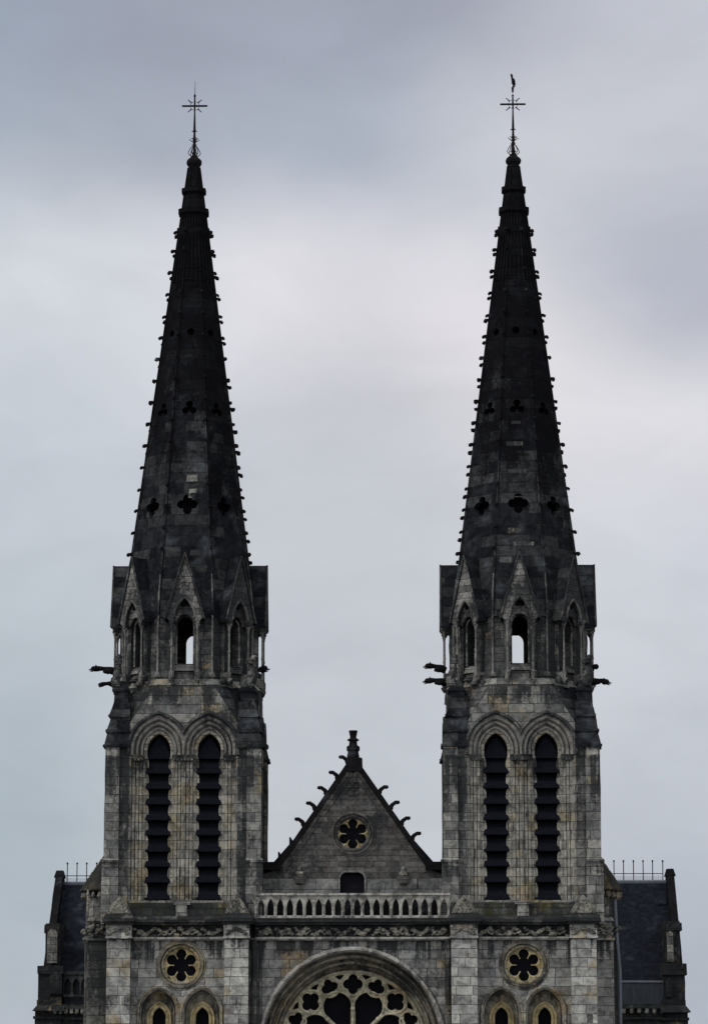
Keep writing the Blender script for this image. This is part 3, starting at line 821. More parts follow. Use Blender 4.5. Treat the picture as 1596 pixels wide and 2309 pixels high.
# ============================ WEST FRONT, lower storey (plane y = 0)
Y0 = 0.0
zc0, zc1, zc2, zc3 = Z(2115, -.5), Z(2108, -.5), Z(2086, -.5), Z(2070, -.6)
xb = [X(px, 2180, Y0) for px in (190, 244, 297, 508, 562, 590, 1008, 1017, 1075, 1286, 1343, 1392)]
xt_l = X(408, 2177, 0); xt_r = X(1181, 2177, 0)
def pier(x0, x1):
    b = NB()
    box(b, x0, x1, -.85, .3, 0, zc0 - .02)
    rough(b, 1.2, .008)
    o = build('pier', b, 'pier', church)
    b = NB()
    m = .07
    box(b, x0 - m, x1 + m, -.98, -.3, zc0 - .06, zc0 + .05)                 # pale necking
    box(b, x0 - .03, x1 + .03, -.92, -.3, zc0 + .05, zc2 + .0)
    build('necking', b, 'pier', o)
    b = NB()
    box(b, x0 - .14, x1 + .14, -1.12, -.2, zc2, zc2 + .12)
    box(b, x0 - .20, x1 + .20, -1.2, -.2, zc2 + .12, zc2 + .26)
    box(b, x0 - .17, x1 + .17, -1.16, -.2, zc2 + .26, zc2 + .5, (.12, -.12, .15, 0))
    rough(b, .5, .02)
    build('pier_cap', b, 'ledge', o)
    # carved panel of leaves
    b = NB(); W = x1 - x0
    for i in range(34):
        u = random.random(); ar = math.sin(PI * u)
        px_ = x0 + .08 + (W - .16) * u; pz = zc0 + .13 + ar * .22 + random.uniform(-.04, .05)
        blob(b, (px_, -.93 - .03 * random.random(), pz), random.uniform(.045, .10), i, 1, (1.3, .8, .8), .6)
    for s in (x0 + .02, x1 - .02):
        blob(b, (s, -.98, zc2 - .1), .09, s, 1, (1, 1, 1.2), .4)
    build('carved_leaves', b, 'carved', o)
    # small gabled cap
    b = NB(); xm = (x0 + x1) / 2; g0 = zc2 + .5; g1 = Z(2022, -.9)
    pts = [(xm - .50, g0 - .05), (xm - .42, g0 + .12), (xm - .27, g0 + .45), (xm - .13, g1 - .15), (xm, g1), (xm + .13, g1 - .15), (xm + .27, g0 + .45), (xm + .42, g0 + .12), (xm + .50, g0 - .05)]
    plate(b, pts, [], XZ, -1.0, -.72)
    plate(b, [(xm + (p[0] - xm) * 1.16, p[1] + (.07 if i not in (0, 8) else 0)) for i, p in enumerate(pts)], [], XZ, -.74, .35)
    for q in range(10):
        u = q / 9 * 2 - 1
        blob(b, (xm + u * .36, -1.0, g1 - .12 - abs(u) * (g1 - g0 - .15) + .02), .07, q, 1, (1, .8, 1), .6)
    rough(b, .35, .03)
    build('pinnacle_gablet', b, 'carved', o)
    return o
for a_, b_ in ((xb[1], xb[2]), (xb[3], xb[4]), (xb[7], xb[8]), (xb[9], xb[10])): pier(a_, b_)

def sixfoil_window(cx, cz, Y, R, mat_ring, name='round_window'):
    """recessed round window with six-lobed tracery; R = radius of the wall hole"""
    b = NB()
    ring = [(p[0], p[1], (p[0] - cx) / R, (p[1] - cz) / R) for p in circle(cx, cz, R, 40)]
    sweep(b, ring, [(-.14, Y + .22), (-.14, Y + .14), (-.08, Y + .06), (-.02, Y + .08), (.0, Y + .02), (.03, Y - .05), (.1, Y - .06), (.14, Y - .01), (.2, Y - .03), (.24, Y + .02)], XZ, closed=True)
    o = build(name, b, mat_ring, church, smooth=False)
    b = NB()
    sweep(b, ring, [(-.20, Y + .19), (-.17, Y + .15), (-.10, Y + .045), (-.045, Y + .05), (-.03, Y + .08)], XZ, closed=True)
    build('inner_ring', b, 'warm' if Y < 1 else 'gable', o)
    b = NB()
    r = R - .08
    plate(b, circle(cx, cz, r, 40), [foil(cx, cz, 6, r * .585, r * .282, PI / 2, 11)], XZ, Y + .20, Y + .34)
    build('tracery', b, 'ochre' if Y < 1 else 'warm', o)
    b = NB()                                                        # small cusps/spandrel piercings
    for i in range(6):
        a = PI / 2 + PI / 6 + i * PI / 3
        tube(b, [(cx + math.cos(a) * r * .50, Y + .20, cz + math.sin(a) * r * .50), (cx + math.cos(a) * r * .68, Y + .18, cz + math.sin(a) * r * .68), (cx + math.cos(a - .16) * r * .93, Y + .18, cz + math.sin(a - .16) * r * .93)], [.03, .025, .02], 5)
        tube(b, [(cx + math.cos(a) * r * .68, Y + .18, cz + math.sin(a) * r * .68), (cx + math.cos(a + .16) * r * .93, Y + .18, cz + math.sin(a + .16) * r * .93)], [.025, .02], 5)
    build('cusp', b, 'ochre', o)
    b = NB(); plate(b, circle(cx, cz, r + .05, 24), [], XZ, Y + .42, Y + .45)
    build('glass', b, 'glass', o)
    return o

def tower_bay(x0, x1, xc, flip):
    """wall of a tower's lower stage between its two piers"""
    zw1 = zc0
    zo = Z(2177, 0); Ro = .93
    ax = [X(357, 2300, 0) - xt_l, X(455, 2300, 0) - xt_l] if not flip else [X(1131, 2300, 0) - xt_r, X(1229, 2300, 0) - xt_r]
    zsp = Z(2283, 0); aa, kk = .82, .25
    b = NB()
    holes = [circle(xc, zo, Ro, 40)]
    for d in ax: holes.append([(xc + d - aa, 1.0)] + arch_pts(xc + d, zsp, aa, kk) + [(xc + d + aa, 1.0)])
    plate(b, [(x0, 0), (x1, 0), (x1, zw1), (x0, zw1)], holes, XZ, 0, .55)
    o = build('bay_wall', b, 'facade', church)
    for d in ax:
        c = xc + d
        b = NB()
        sweep(b, arch_path(c, zsp, aa, kk, 1.0, 16), [(-.02, .3), (-.02, .10), (.03, .0), (.06, -.07), (.12, -.10), (.17, -.05), (.19, .01)], XZ)
        build('hood_mould', b, 'pale', o)
        b = NB()
        sweep(b, arch_path(c, zsp, aa, kk, 1.0, 16), [(-.0, .12), (-.05, .13), (-.06, .34), (-.11, .30), (-.15, .33), (-.16, .52)], XZ)
        build('arch_moulding', b, 'voussoir', o)
        # inner blind wall with narrow lancet
        b = NB(); w2 = .30; zs2 = Z(2296, 0)
        plate(b, [(c - aa, 1.0), (c + aa, 1.0)] + arch_pts(c, zsp, aa, kk)[::-1], [[(c - w2, 1.4)] + arch_pts(c, zs2, w2, .22) + [(c + w2, 1.4)]], XZ, .5, .8)
        build('blind_wall', b, 'voussoir', o)
        b = NB()
        sweep(b, arch_path(c, zs2, w2, .22, 1.4, 12), [(0, .62), (0, .44), (.05, .38), (.10, .40), (.13, .46), (.17, .46), (.19, .40), (.25, .40), (.27, .5)], XZ)
        build('lancet_surround', b, 'ochre', o)
        b = NB(); plate(b, [(c - .4, 1.2), (c + .4, 1.2), (c + .4, zs2 + .9), (c - .4, zs2 + .9)], [], XZ, .84, .87)
        build('glass', b, 'glass', o)
    # dark mortar ribbon around the arches is left to the stone; frieze and cornice next
    sixfoil_window(xc, zo, 0., Ro, 'voussoir')
    return o
tower_bay(xb[2] - .01, xb[3] + .01, xt_l, False)
tower_bay(xb[8] - .01, xb[9] + .01, xt_r, True)

def cornice(x0, x1, yf=0., leaf='carved', low=True):
    b = NB()
    box(b, x0, x1, yf - .22, yf + .3, zc0 - .04, zc0 + .045)
    box(b, x0, x1, yf - .14, yf + .3, zc0 - .10, zc0 - .04)
    rough(b, .8, .012)
    o = build('cornice', b, 'balus', church)
    b = NB()
    box(b, x0, x1, yf - .06, yf + .3, zc0 + .045, zc2)
    box(b, x0, x1, yf - .42, yf + .3, zc2, zc2 + .12)
    box(b, x0, x1, yf - .50, yf + .3, zc2 + .12, zc2 + .24)
    box(b, x0, x1, yf - .46, yf + .6, zc2 + .24, zc2 + .42, (0, 0, .25, 0))
    rough(b, .5, .03)
    build('weathered_ledge', b, 'ledge', o)
    # a run of carved leaves, each spray an uneven zigzag of lumps
    b = NB(); n = max(1, int((x1 - x0) / .86)); W = (x1 - x0) / n
    for i in range(n):
        cx = x0 + (i + .5) * W; kind = random.choice((0, 1, 2))
        for j in range(30):
            u = random.uniform(-1, 1)
            if kind == 0: v = (1 - abs(u)) * .8
            elif kind == 1: v = abs(u) * .7 + .1
            else: v = .45 + .35 * math.sin(u * 5)
            v += random.uniform(-.12, .12)
            r = random.uniform(.04, .095)
            blob(b, (cx + u * W * .46, yf - .12 - random.random() * .12, zc0 + .10 + v * (zc2 - zc0 - .16)), r, i * 31 + j, 1, (random.uniform(.8, 1.9), .8, random.uniform(.6, 1.2)), .7)
        # one larger curled leaf
        tube(b, [(cx - W * .4, yf - .14, zc0 + .12), (cx - W * .15, yf - .2, zc0 + .3), (cx + W * .1, yf - .18, zc0 + .16), (cx + W * .38, yf - .2, zc0 + .34)], [.03, .055, .05, .03], 5)
    build('carved_leaves', b, leaf, o)
    return o
cornice(xb[2] + .075, xb[3] - .075); cornice(xb[8] + .075, xb[9] - .075)
cornice(xb[5] - .30, xb[6] + .10)
# mossy plinth courses under the belfries with the little central block
def plinth(xc, x0, x1):
    b = NB()
    z0, z1 = zc2 + .3, ZF(2040)
    box(b, x0, x1, -.0, .6, z0, z1 + .05)
    box(b, x0, x1, -.12, .0, z0, z0 + .42, (0, 0, .08, 0))
    rough(b, .5, .035)
    o = build('plinth', b, 'plinth', church)
    b = NB()
    box(b, xc - .26, xc + .26, -.22, .3, z0, z1 - .05); box(b, xc - .38, xc + .38, -.27, .3, z1 - .05, z1 + .06)
    rough(b, .4, .02)
    build('pedestal', b, 'buttress', o)
plinth(XL + .02, xb[2] - .9, xb[3] + 1.0); plinth(XR, xb[8] - 1.0, xb[9] + .9)

# centre bay: wall with the great arch
xm = X(794.5, 2300, 0)
x590, x1008 = X(590, 2200, 0), X(1008, 2200, 0)
zap = Z(2136, 0)
zspg = Z(2352, 0); A_out = 4.25
# choose k so that the apex fits
hgt = zap - zspg
k_out2 = max(.02, (hgt * hgt - A_out * A_out) / (2 * A_out))
b = NB()
plate(b, [(xb[4] - .1, 0), (xb[7] + .1, 0), (xb[7] + .1, zc0), (xb[4] - .1, zc0)], [[(xm - A_out, .6)] + arch_pts(xm, zspg, A_out, k_out2, None, 28) + [(xm + A_out, .6)]], XZ, .12, .9)
cw = build('centre_wall', b, 'facade', church)
b = NB()
sweep(b, arch_path(xm, zspg, A_out, k_out2, .6, 36), [(.02, .125), (.02, .03), (.0, -.03), (-.05, -.10), (-.14, -.10), (-.18, -.03), (-.22, .04), (-.24, .14)], XZ)
build('hood_mould', b, 'balus', cw)
b = NB()
sweep(b, arch_path(xm, zspg, A_out, k_out2, .6, 36), [(-.24, .14), (-.27, .46), (-.33, .50), (-.37, .36), (-.44, .33), (-.50, .40), (-.52, .72), (-.60, .76), (-.64, .62), (-.71, .60), (-.77, .68), (-.79, 1.0), (-.88, 1.04), (-.90, 1.0), (-.93, 1.04), (-.95, 1.35)], XZ)
build('arch_moulding', b, 'voussoir', cw)
# shafts of the clustered responds between piers and centre wall
for px0, px1 in ((562, 590), (1008, 1017)):
    b = NB(); a0, a1 = X(px0, 2200, 0), X(px1, 2200, 0)
    tube(b, [((a0 + a1) / 2 - .05, -.12, 0), ((a0 + a1) / 2 - .05, -.12, zc0 - .1)], .14, 10)
    tube(b, [(a1 + (-.06), .02, 0), (a1 - .06, .02, zc0 - .1)], .07, 8)
    build('respond', b, 'dim', cw)
# rose window
YR = 1.25; zr = Z(2357, YR)
S = 48.2
rw = bpy.data.objects.new('rose_window', None); COL.objects.link(rw); rw.parent = church
R0 = 3.32
b = NB()
holes = []
for i in range(16):
    a = PI / 2 + i * PI / 8
    rr_, rl = (2.75, .235) if i % 2 == 0 else (2.80, .20)
    sc = 1.0 if i % 2 == 0 else .86
    cx, cz = xm + rr_ * math.cos(a), zr + rr_ * math.sin(a)
    holes.append(foil(cx, cz, 4, .235 * sc, .222 * sc, a + 0, 8))
for i in range(16):                                # small spandrels near the rim
    a = PI / 2 + (i + .5) * PI / 8
    def pol(r, t): return (xm + r * math.cos(t), zr + r * math.sin(t))
    holes.append([pol(3.20, a - .075), pol(2.99, a), pol(3.20, a + .075), pol(3.225, a)])
for i in range(8):
    a = PI / 2 + (i + .5) * PI / 4
    cx, cz = xm + 1.86 * math.cos(a), zr + 1.86 * math.sin(a)
    hd = []
    for j in range(17):
        t = a - 1.75 + 3.5 * j / 16
        hd.append((cx + .64 * math.cos(t), cz + .64 * math.sin(t)))
    hd += [(xm + .72 * math.cos(a + .22), zr + .72 * math.sin(a + .22)), (xm + .66 * math.cos(a), zr + .66 * math.sin(a)), (xm + .72 * math.cos(a - .22), zr + .72 * math.sin(a - .22))]
    holes.append(hd)
holes.append(foil(xm, zr, 8, .30, .13, 0, 6))
# spandrel between petals, under each main circle
for i in range(8):
    a = PI / 2 + i * PI / 4
    for s in (-1, 1):
        holes.append([pol(2.36, a + s * .10), pol(2.42, a + s * .155), pol(2.27, a + s * .13)])
plate(b, circle(xm, zr, R0, 96), holes, XZ, YR, YR + .2)
build('tracery', b, 'cream', rw)
# raised mouldings on the bars
for i in range(16):
    a = PI / 2 + i * PI / 8
    big_ = i % 2 == 0
    cx, cz = xm + (2.75 if big_ else 2.80) * math.cos(a), zr + (2.75 if big_ else 2.80) * math.sin(a)
    r = .52 if big_ else .44
    b = NB(); tube(b, [(cx + r * math.cos(q * PI / 14), YR - .02, cz + r * math.sin(q * PI / 14)) for q in range(28)], .042, 6, closed=True)
    for q in range(4):
        t = a + PI / 4 + q * PI / 2
        tube(b, [(cx + r * math.cos(t), YR, cz + r * math.sin(t)), (cx + r * .62 * math.cos(t), YR - .01, cz + r * .62 * math.sin(t))], [.06, .025], 5)
    build('tracery_circle', b, 'cream', rw)
for i in range(8):
    a = PI / 2 + (i + .5) * PI / 4
    cx, cz = xm + 1.86 * math.cos(a), zr + 1.86 * math.sin(a)
    b = NB(); tube(b, [(cx + .69 * math.cos(a - 1.9 + 3.8 * q / 20), YR - .03, cz + .69 * math.sin(a - 1.9 + 3.8 * q / 20)) for q in range(21)], .045, 6)
    build('petal_moulding', b, 'cream', rw)
    a2 = PI / 2 + i * PI / 4
    b = NB(); tube(b, [(xm + rr * math.cos(a2), YR - .05, zr + rr * math.sin(a2)) for rr in (.62, .68, 1.5, 1.56, 1.62, 1.70)], [.09, .06, .06, .09, .12, .09], 8)
    build('colonnette', b, 'cream', rw)
b = NB()
ring = [(p[0], p[1], (p[0] - xm) / R0, (p[1] - zr) / R0) for p in circle(xm, zr, R0, 96)]
sweep(b, ring, [(-.06, YR + .05), (-.06, YR - .04), (.0, YR - .08), (.06, YR - .05), (.09, YR + .06)], XZ, closed=True)
build('rim_moulding', b, 'cream', rw)
b = NB()      # plain infill between the rose and the great arch
plate(b, [(xm - A_out + .6, .6)] + arch_pts(xm, zspg, A_out - .6, k_out2, None, 24) + [(xm + A_out - .6, .6)], [circle(xm, zr, R0 + .02, 72)], XZ, YR + .02, YR + .3)
build('infill_wall', b, 'voussoir', rw)
b = NB(); plate(b, circle(xm, zr, R0, 48), [], XZ, YR + .34, YR + .37)
build('glass', b, 'glass', rw)

# ============================ BALUSTRADE
yb = -.35
bx0, bx1 = X(574, 2045, yb), X(1014, 2045, yb)
zb0, zb1 = Z(2072, yb), Z(2020, yb)
zo0, zo1 = Z(2065, yb), Z(2027, yb)
holes = []; o0, o1 = X(592.5, 2045, yb) - .0, X(996.5, 2045, yb)
o0, o1 = X(588.5, 2045, yb), X(1001, 2045, yb)
for i in range(20):
    c = o0 + (o1 - o0) * i / 19; a = .147
    zs = zo0 + (zo1 - zo0) * .42
    k = (((zo1 - zs) ** 2) - a * a) / (2 * a)
    holes.append([(c - a, zo0)] + arch_pts(c, zs, a, k, None, 6) + [(c + a, zo0)])
b = NB()
plate(b, [(bx0, zb0), (bx1, zb0), (bx1, zb1), (bx0, zb1)], holes, XZ, yb, yb + .16)
bal = build('balustrade', b, 'balus', church)
for i in range(21):
    c = o0 + (o1 - o0) * (i - .5) / 19
    b = NB(); tube(b, [(c, yb - .01, zo0 - .04), (c, yb - .01, zo0 + .02), (c, yb - .01, zo0 + .32), (c, yb - .01, zo0 + .40)], [.055, .038, .038, .02], 6)
    for s in (-1, 1):
        tube(b, [(c + s * .02, yb - .01, zo0 + .33), (c + s * .055, yb - .01, zo0 + .52), (c + s * .16, yb - .01, zo1 - .06), (c + s * .215, yb - .01, zo1 + .03)], [.022, .022, .022, .018], 5)
    build('mullion', b, 'balus', bal)
b = NB(); box(b, bx0, bx1, yb - .10, yb + .24, zb1, zb1 + .10); rough(b, .8, .01)
build('handrail', b, 'balus', bal)
b = NB(); box(b, bx0, bx1, yb - .12, yb + .3, zb0 - .14, zb0 + .01); rough(b, .5, .02)
build('base_rail', b, 'ledge', bal)

# ============================ CENTRAL GABLE
YG = 1.3
g = lambda px, py, Y=YG: U(px, py, Y)
apex = g(796, 1720); fl = g(628, 1962); fr = g(966, 1962)
base_z = g(800, 2060)[1]
xgl, xgr = g(585, 2000)[0], g(1008, 2000)[0]
dc = g(794, 2000)[0]; dz0, dz1 = base_z + .1, g(794, 1968)[1]
dw = .565
door = [(dc - dw, dz0), (dc - dw, dz1 - .28), (dc - dw + .08, dz1 - .09), (dc - dw + .25, dz1), (dc + dw - .25, dz1), (dc + dw - .08, dz1 - .09), (dc + dw, dz1 - .28), (dc + dw, dz0)]
oc_c = g(795, 1880); Rg = .88
b = NB()
zsplit = g(800, 1975)[1]
plate(b, [(xgl, base_z), (xgr, base_z), (xgr, zsplit), (fr[0] + .1, fr[1]), (apex[0], apex[1]), (fl[0] - .1, fl[1]), (xgl, zsplit)], [circle(oc_c[0], oc_c[1], Rg, 40), door], XZ, YG, YG + .6)
gab = build('gable', b, 'gable', church)
b = NB()      # paler ashlar courses at the foot
for x0, x1 in ((xgl, dc - dw - .10), (dc + dw + .10, xgr)):
    box(b, x0, x1, YG - .03, YG + .02, base_z, g(800, 1981)[1])
build('base_course', b, 'strip', gab)
b = NB()
sweep(b, [(p[0], p[1], nx, nz) for p, (nx, nz) in zip(door, [(-1, 0), (-1, 0), (-.9, .4), (-.3, 1), (.3, 1), (.9, .4), (1, 0), (1, 0)])], [(0, YG + .1), (0, YG - .05), (.07, YG - .05), (.09, YG + .01)], XZ)
build('door_surround', b, 'strip', gab)
b = NB(); box(b, dc - dw - .05, dc + dw + .05, YG + .25, YG + .3, dz0, dz1 + .05)
d_ = build('door', b, 'door', gab)
b = NB()      # coping
def cop(side):
    e = fl if side < 0 else fr
    d = Vector((e[0] - apex[0], e[1] - apex[1])); L = d.length; d.normalize(); nn = Vector((-d.y, d.x)) * (1 if side > 0 else -1)
    if nn.y < 0: nn = -nn
    P = lambda s, o: (apex[0] + d.x * s + nn.x * o, apex[1] + d.y * s + nn.y * o)
    q = [P(-.1, -.02), P(L + .05, -.02), P(L + .15, .1), P(L * .97, .22), P(-.1, .22)]
    plate(b, q if side > 0 else q[::-1], [], XZ, YG - .16, YG + .75)
    b3 = NB()
    q = [P(-.1, -.16), P(L + .0, -.16), P(L + .0, -.02), P(-.1, -.02)]
    plate(b3, q, [], XZ, YG - .10, YG + .3)
    q = [P(-.1, -.30), P(L + .0, -.30), P(L + .0, -.16), P(-.1, -.16)]
    plate(b3, q, [], XZ, YG - .05, YG + .3)
    build('coping_moulding', b3, 'gable', gab)
    return P, L
PL, LL = cop(-1); PR, LR = cop(1)
rough(b, .6, .015)
build('coping', b, 'dark', gab)
for side, lst in ((-1, ((690, 290), (615, 405), (530, 520), (445, 635), (360, 755))), (1, ((1035, 515), (1120, 630), (1200, 748), (1280, 862)))):
    for (zx, zy) in lst:
        tx, tz = g((580 + zx / 3.192) / 1.0376, (1680 + zy / 3.192) / 1.0376)
        # tip, curling away from the coping
        b = NB()
        s = -side
        pts = [(tx + s * .50, YG + .2, tz - .62), (tx + s * .40, YG + .15, tz - .36), (tx + s * .27, YG + .12, tz - .12), (tx + s * .1, YG + .1, tz - .0), (tx - s * .02, YG + .1, tz - .02), (tx - s * .04, YG + .1, tz - .07)]
        tube(b, pts, [.19, .14, .10, .09, .11, .06], 7)
        blob(b, (tx + s * .30, YG + .12, tz - .25), .10, zx, 1, (1, 1, 1.2), .5)
        build('crocket', b, 'dark', gab)
for (px_, py_) in ((680, 1935), (656, 1957 - 12), (634, 1950), (1022, 1962)):
    pass
for zx, zy in ((312, 890), (228, 1000)):
    tx, tz = g((580 + zx / 3.192) / 1.0376, (1680 + zy / 3.192) / 1.0376)
    b = NB(); tube(b, [(tx + .12, YG + .1, tz - .45), (tx + .06, YG + .1, tz - .2), (tx, YG + .1, tz)], [.15, .09, .03], 6); build('crocket', b, 'dark', gab)
b = NB(); tx, tz = g(845, 1722 - 0)
tz = g(800, 1706)[1]; tx = apex[0]
box(b, tx - .34, tx + .44, YG - .19, YG + .76, apex[1] - .42, apex[1] + .22, (.06, -.02, 0, 0)); rough(b, .3, .03)
fin = build('finial', b, 'dark', gab)
b = NB()
zf = lambda p: g(796, p)[1]
lathe(b, [(.30, zf(1712)), (.31, zf(1704)), (.28, zf(1700)), (.27, zf(1694)), (.33, zf(1691)), (.33, zf(1684)), (.21, zf(1680)), (.19, zf(1671)), (.30, zf(1669)), (.27, zf(1667)), (.17, zf(1664)), (.155, zf(1662)), (.215, zf(1649)), (.215, zf(1647))], 8, (apex[0], YG + .2))
build('finial_shaft', b, 'dark', fin)
o = sixfoil_window(oc_c[0], oc_c[1], YG, Rg, 'gable', 'round_window')
b = NB()  # small lozenge boss high in the gable
c = g(795, 1779)
for i in range(4):
    a = i * PI / 2 + PI / 4
    tube(b, [(c[0] + .19 * math.cos(a) + .13 * math.cos(t * PI / 5), YG - .02, c[1] + .24 * math.sin(a) + .14 * math.sin(t * PI / 5)) for t in range(10)], .03, 5, closed=True)
build('boss', b, 'gable', gab)
for px_ in (677, 910):     # weathered carved busts on corbels
    cx, cz = g(px_, 1968); b = NB()
    box(b, cx - .30, cx + .30, YG - .35, YG + .05, cz - .32, cz - .20, (0, 0, 0, 0))
    box(b, cx - .20, cx + .20, YG - .25, YG + .05, cz - .55, cz - .32, (-.08, .08, -.08, 0))
    rough(b, .2, .02)
    cb = build('corbel', b, 'gable', gab)
    b = NB()
    blob(b, (cx, YG - .2, cz - .08), .2, px_, 2, (1.1, .7, .7), .5); blob(b, (cx, YG - .2, cz + .13), .13, px_ + 1, 2, (.9, .9, 1.1), .3)
    build('stone_bust', b, 'carved', cb)
for x0, x1 in ((xgl, fl[0] + .15), (fr[0] - .15, xgr)):
    b = NB(); box(b, x0, x1, YG - .14, YG + .75, g(800, 1963)[1], g(800, 1953)[1]); box(b, x0, x1, YG - .05, YG + .65, g(800, 1953)[1], g(800, 1944)[1])
    build('parapet_coping', b, 'dark', gab)
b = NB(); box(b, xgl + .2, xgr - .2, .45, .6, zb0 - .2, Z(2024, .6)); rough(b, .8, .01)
build('shade_backing', b, 'dark', gab)  # dark panel added for the shade seen between the balusters
# stones repaired with ochre blocks
b = NB()
for px_, py_, w, h in ((880, 2018 - 32, .26 * 2, .28), (905, 1952 + 8, .5, .2)):
    pass
b.free()
# nave roof behind the gable
b = NB(); xr_ = (xgr - xgl) / 2 - .3; xc_ = (xgl + xgr) / 2
plate(b, [(xc_ - 4.3, g(800, 1975)[1]), (xc_ + 4.3, g(800, 1975)[1]), (apex[0], apex[1] - .35)], [], XZ, YG + .6, 45.)
build('nave_roof', b, 'slate', church)
b = NB(); box(b, xc_ - 4.2, xc_ + 4.2, 1.6, 45., 0, g(800, 1975)[1] - .02)
build('nave_wall', b, 'dim', church)
# tower cores below the cornice, so the church is closed from any side
for tx in (XL, XR):
    b = NB(); box(b, tx - 3.35, tx + 3.35, .95, AX + 3.4, 0, zcor - .05)
    build('tower_base', b, 'dim', church)

# ============================ STAIR TURRETS
def stair_turret(side):
    tx = XL if side < 0 else XR
    Yt = 3.0
    edge = X(190 if side < 0 else 1395, 2050, Yt)
    R = 1.55; cx = edge - side * R
    z = lambda p: Z(p, Yt - 1)
    b = NB()
    lathe(b, [(R - .05, 0), (R - .05, z(2122)), (R + .06, z(2118)), (R + .06, z(2112)), (R - .05, z(2110)), (R - .1, z(2020))], 16, (cx, Yt))
    if side > 0: pass
    rough(b, 1.2, .012)
    o = build('stair_turret', b, 'dim', church)
    b = NB(); prof = []; n = 6
    r = R + .22; zz = z(2006); 
    prof.append((r - .25, z(2012))); prof.append((r, z(2008)))
    for i in range(n):
        prof.append((r, zz)); r2 = r - .2
        prof.append((r2 + .04, zz + .28)); zz += .30; r = r2
    prof.append((r, zz)); prof.append((.05, zz + .9))
    lathe(b, prof, 20, (cx, Yt))
    rough(b, .5, .02)
    build('conical_roof', b, 'tile', o)
    b = NB()
    for i in range(28):
        a = 2 * PI * i / 28
        x, y = cx + (R + .05) * math.cos(a), Yt + (R + .05) * math.sin(a)
        blob(b, (x, y, z(2018)), .13, i, 1, (1, 1, 1.5), .5)
    build('corbel_table', b, 'carved', o)
    b = NB()
    for i in range(60):
        a = 2 * PI * i / 60 + random.uniform(-.05, .05)
        blob(b, (cx + (R + .02) * math.cos(a), Yt + (R + .02) * math.sin(a), z(2098) + random.uniform(-.15, .15)), random.uniform(.06, .13), i, 1, (1.2, 1.2, .8), .6)
    build('carved_leaves', b, 'carved', o)
    # flat wall between the turret and the outer pier
    xp = xb[1] if side < 0 else xb[10]
    b = NB()
    x0, x1 = sorted((xp - side * .2, X(196 if side < 0 else 1384, 2200, 1.0)))
    box(b, x0, x1, 1.0, 4.5, 0, Z(2122, 1.0)); box(b, x0 - .05, x1 + .05, .88, 4.5, Z(2122, 1.0), Z(2117, 1.0)); box(b, x0 + .05, x1 - .05, 1.05, 4.5, Z(2117, 1.0), Z(2078, 1.0))
    box(b, x0 - .05, x1 + .05, .9, 4.5, Z(2078, 1.), Z(2070, 1.), (.1, -.1, .15, 0))
    rough(b, .9, .012)
    build('aisle_wall', b, 'dim' if side < 0 else 'facade', o)
    b = NB()
    for j in range(34):
        blob(b, (random.uniform(x0 + .05, x1 - .05), .98 - random.random() * .08, Z(2100, 1.) + random.uniform(-.22, .3)), random.uniform(.05, .11), j, 1, (1.3, .8, .9), .6)
    build('carved_frieze', b, 'carved', o)
    b = NB()
    xs = X(191 if side < 0 else 1392, 2200, 2.4)
    if side > 0:
        tube(b, [(xs + .1, 2.3, 0), (xs + .1, 2.3, Z(2190, 2.4)), (xs - .02, 2.3, Z(2110, 2.4)), (xs - .08, 2.3, Z(2030, 2.4))], .08, 8)
        build('lead_downpipe', b, 'lead', o)
    else:
        tube(b, [(X(197, 2100, .9), .9, Z(2055, .9)), (X(199, 2000, .9), .9, Z(2006, .9))], .06, 6)
        build('lead_downpipe', b, 'jamb', o)
stair_turret(-1); stair_turret(1)

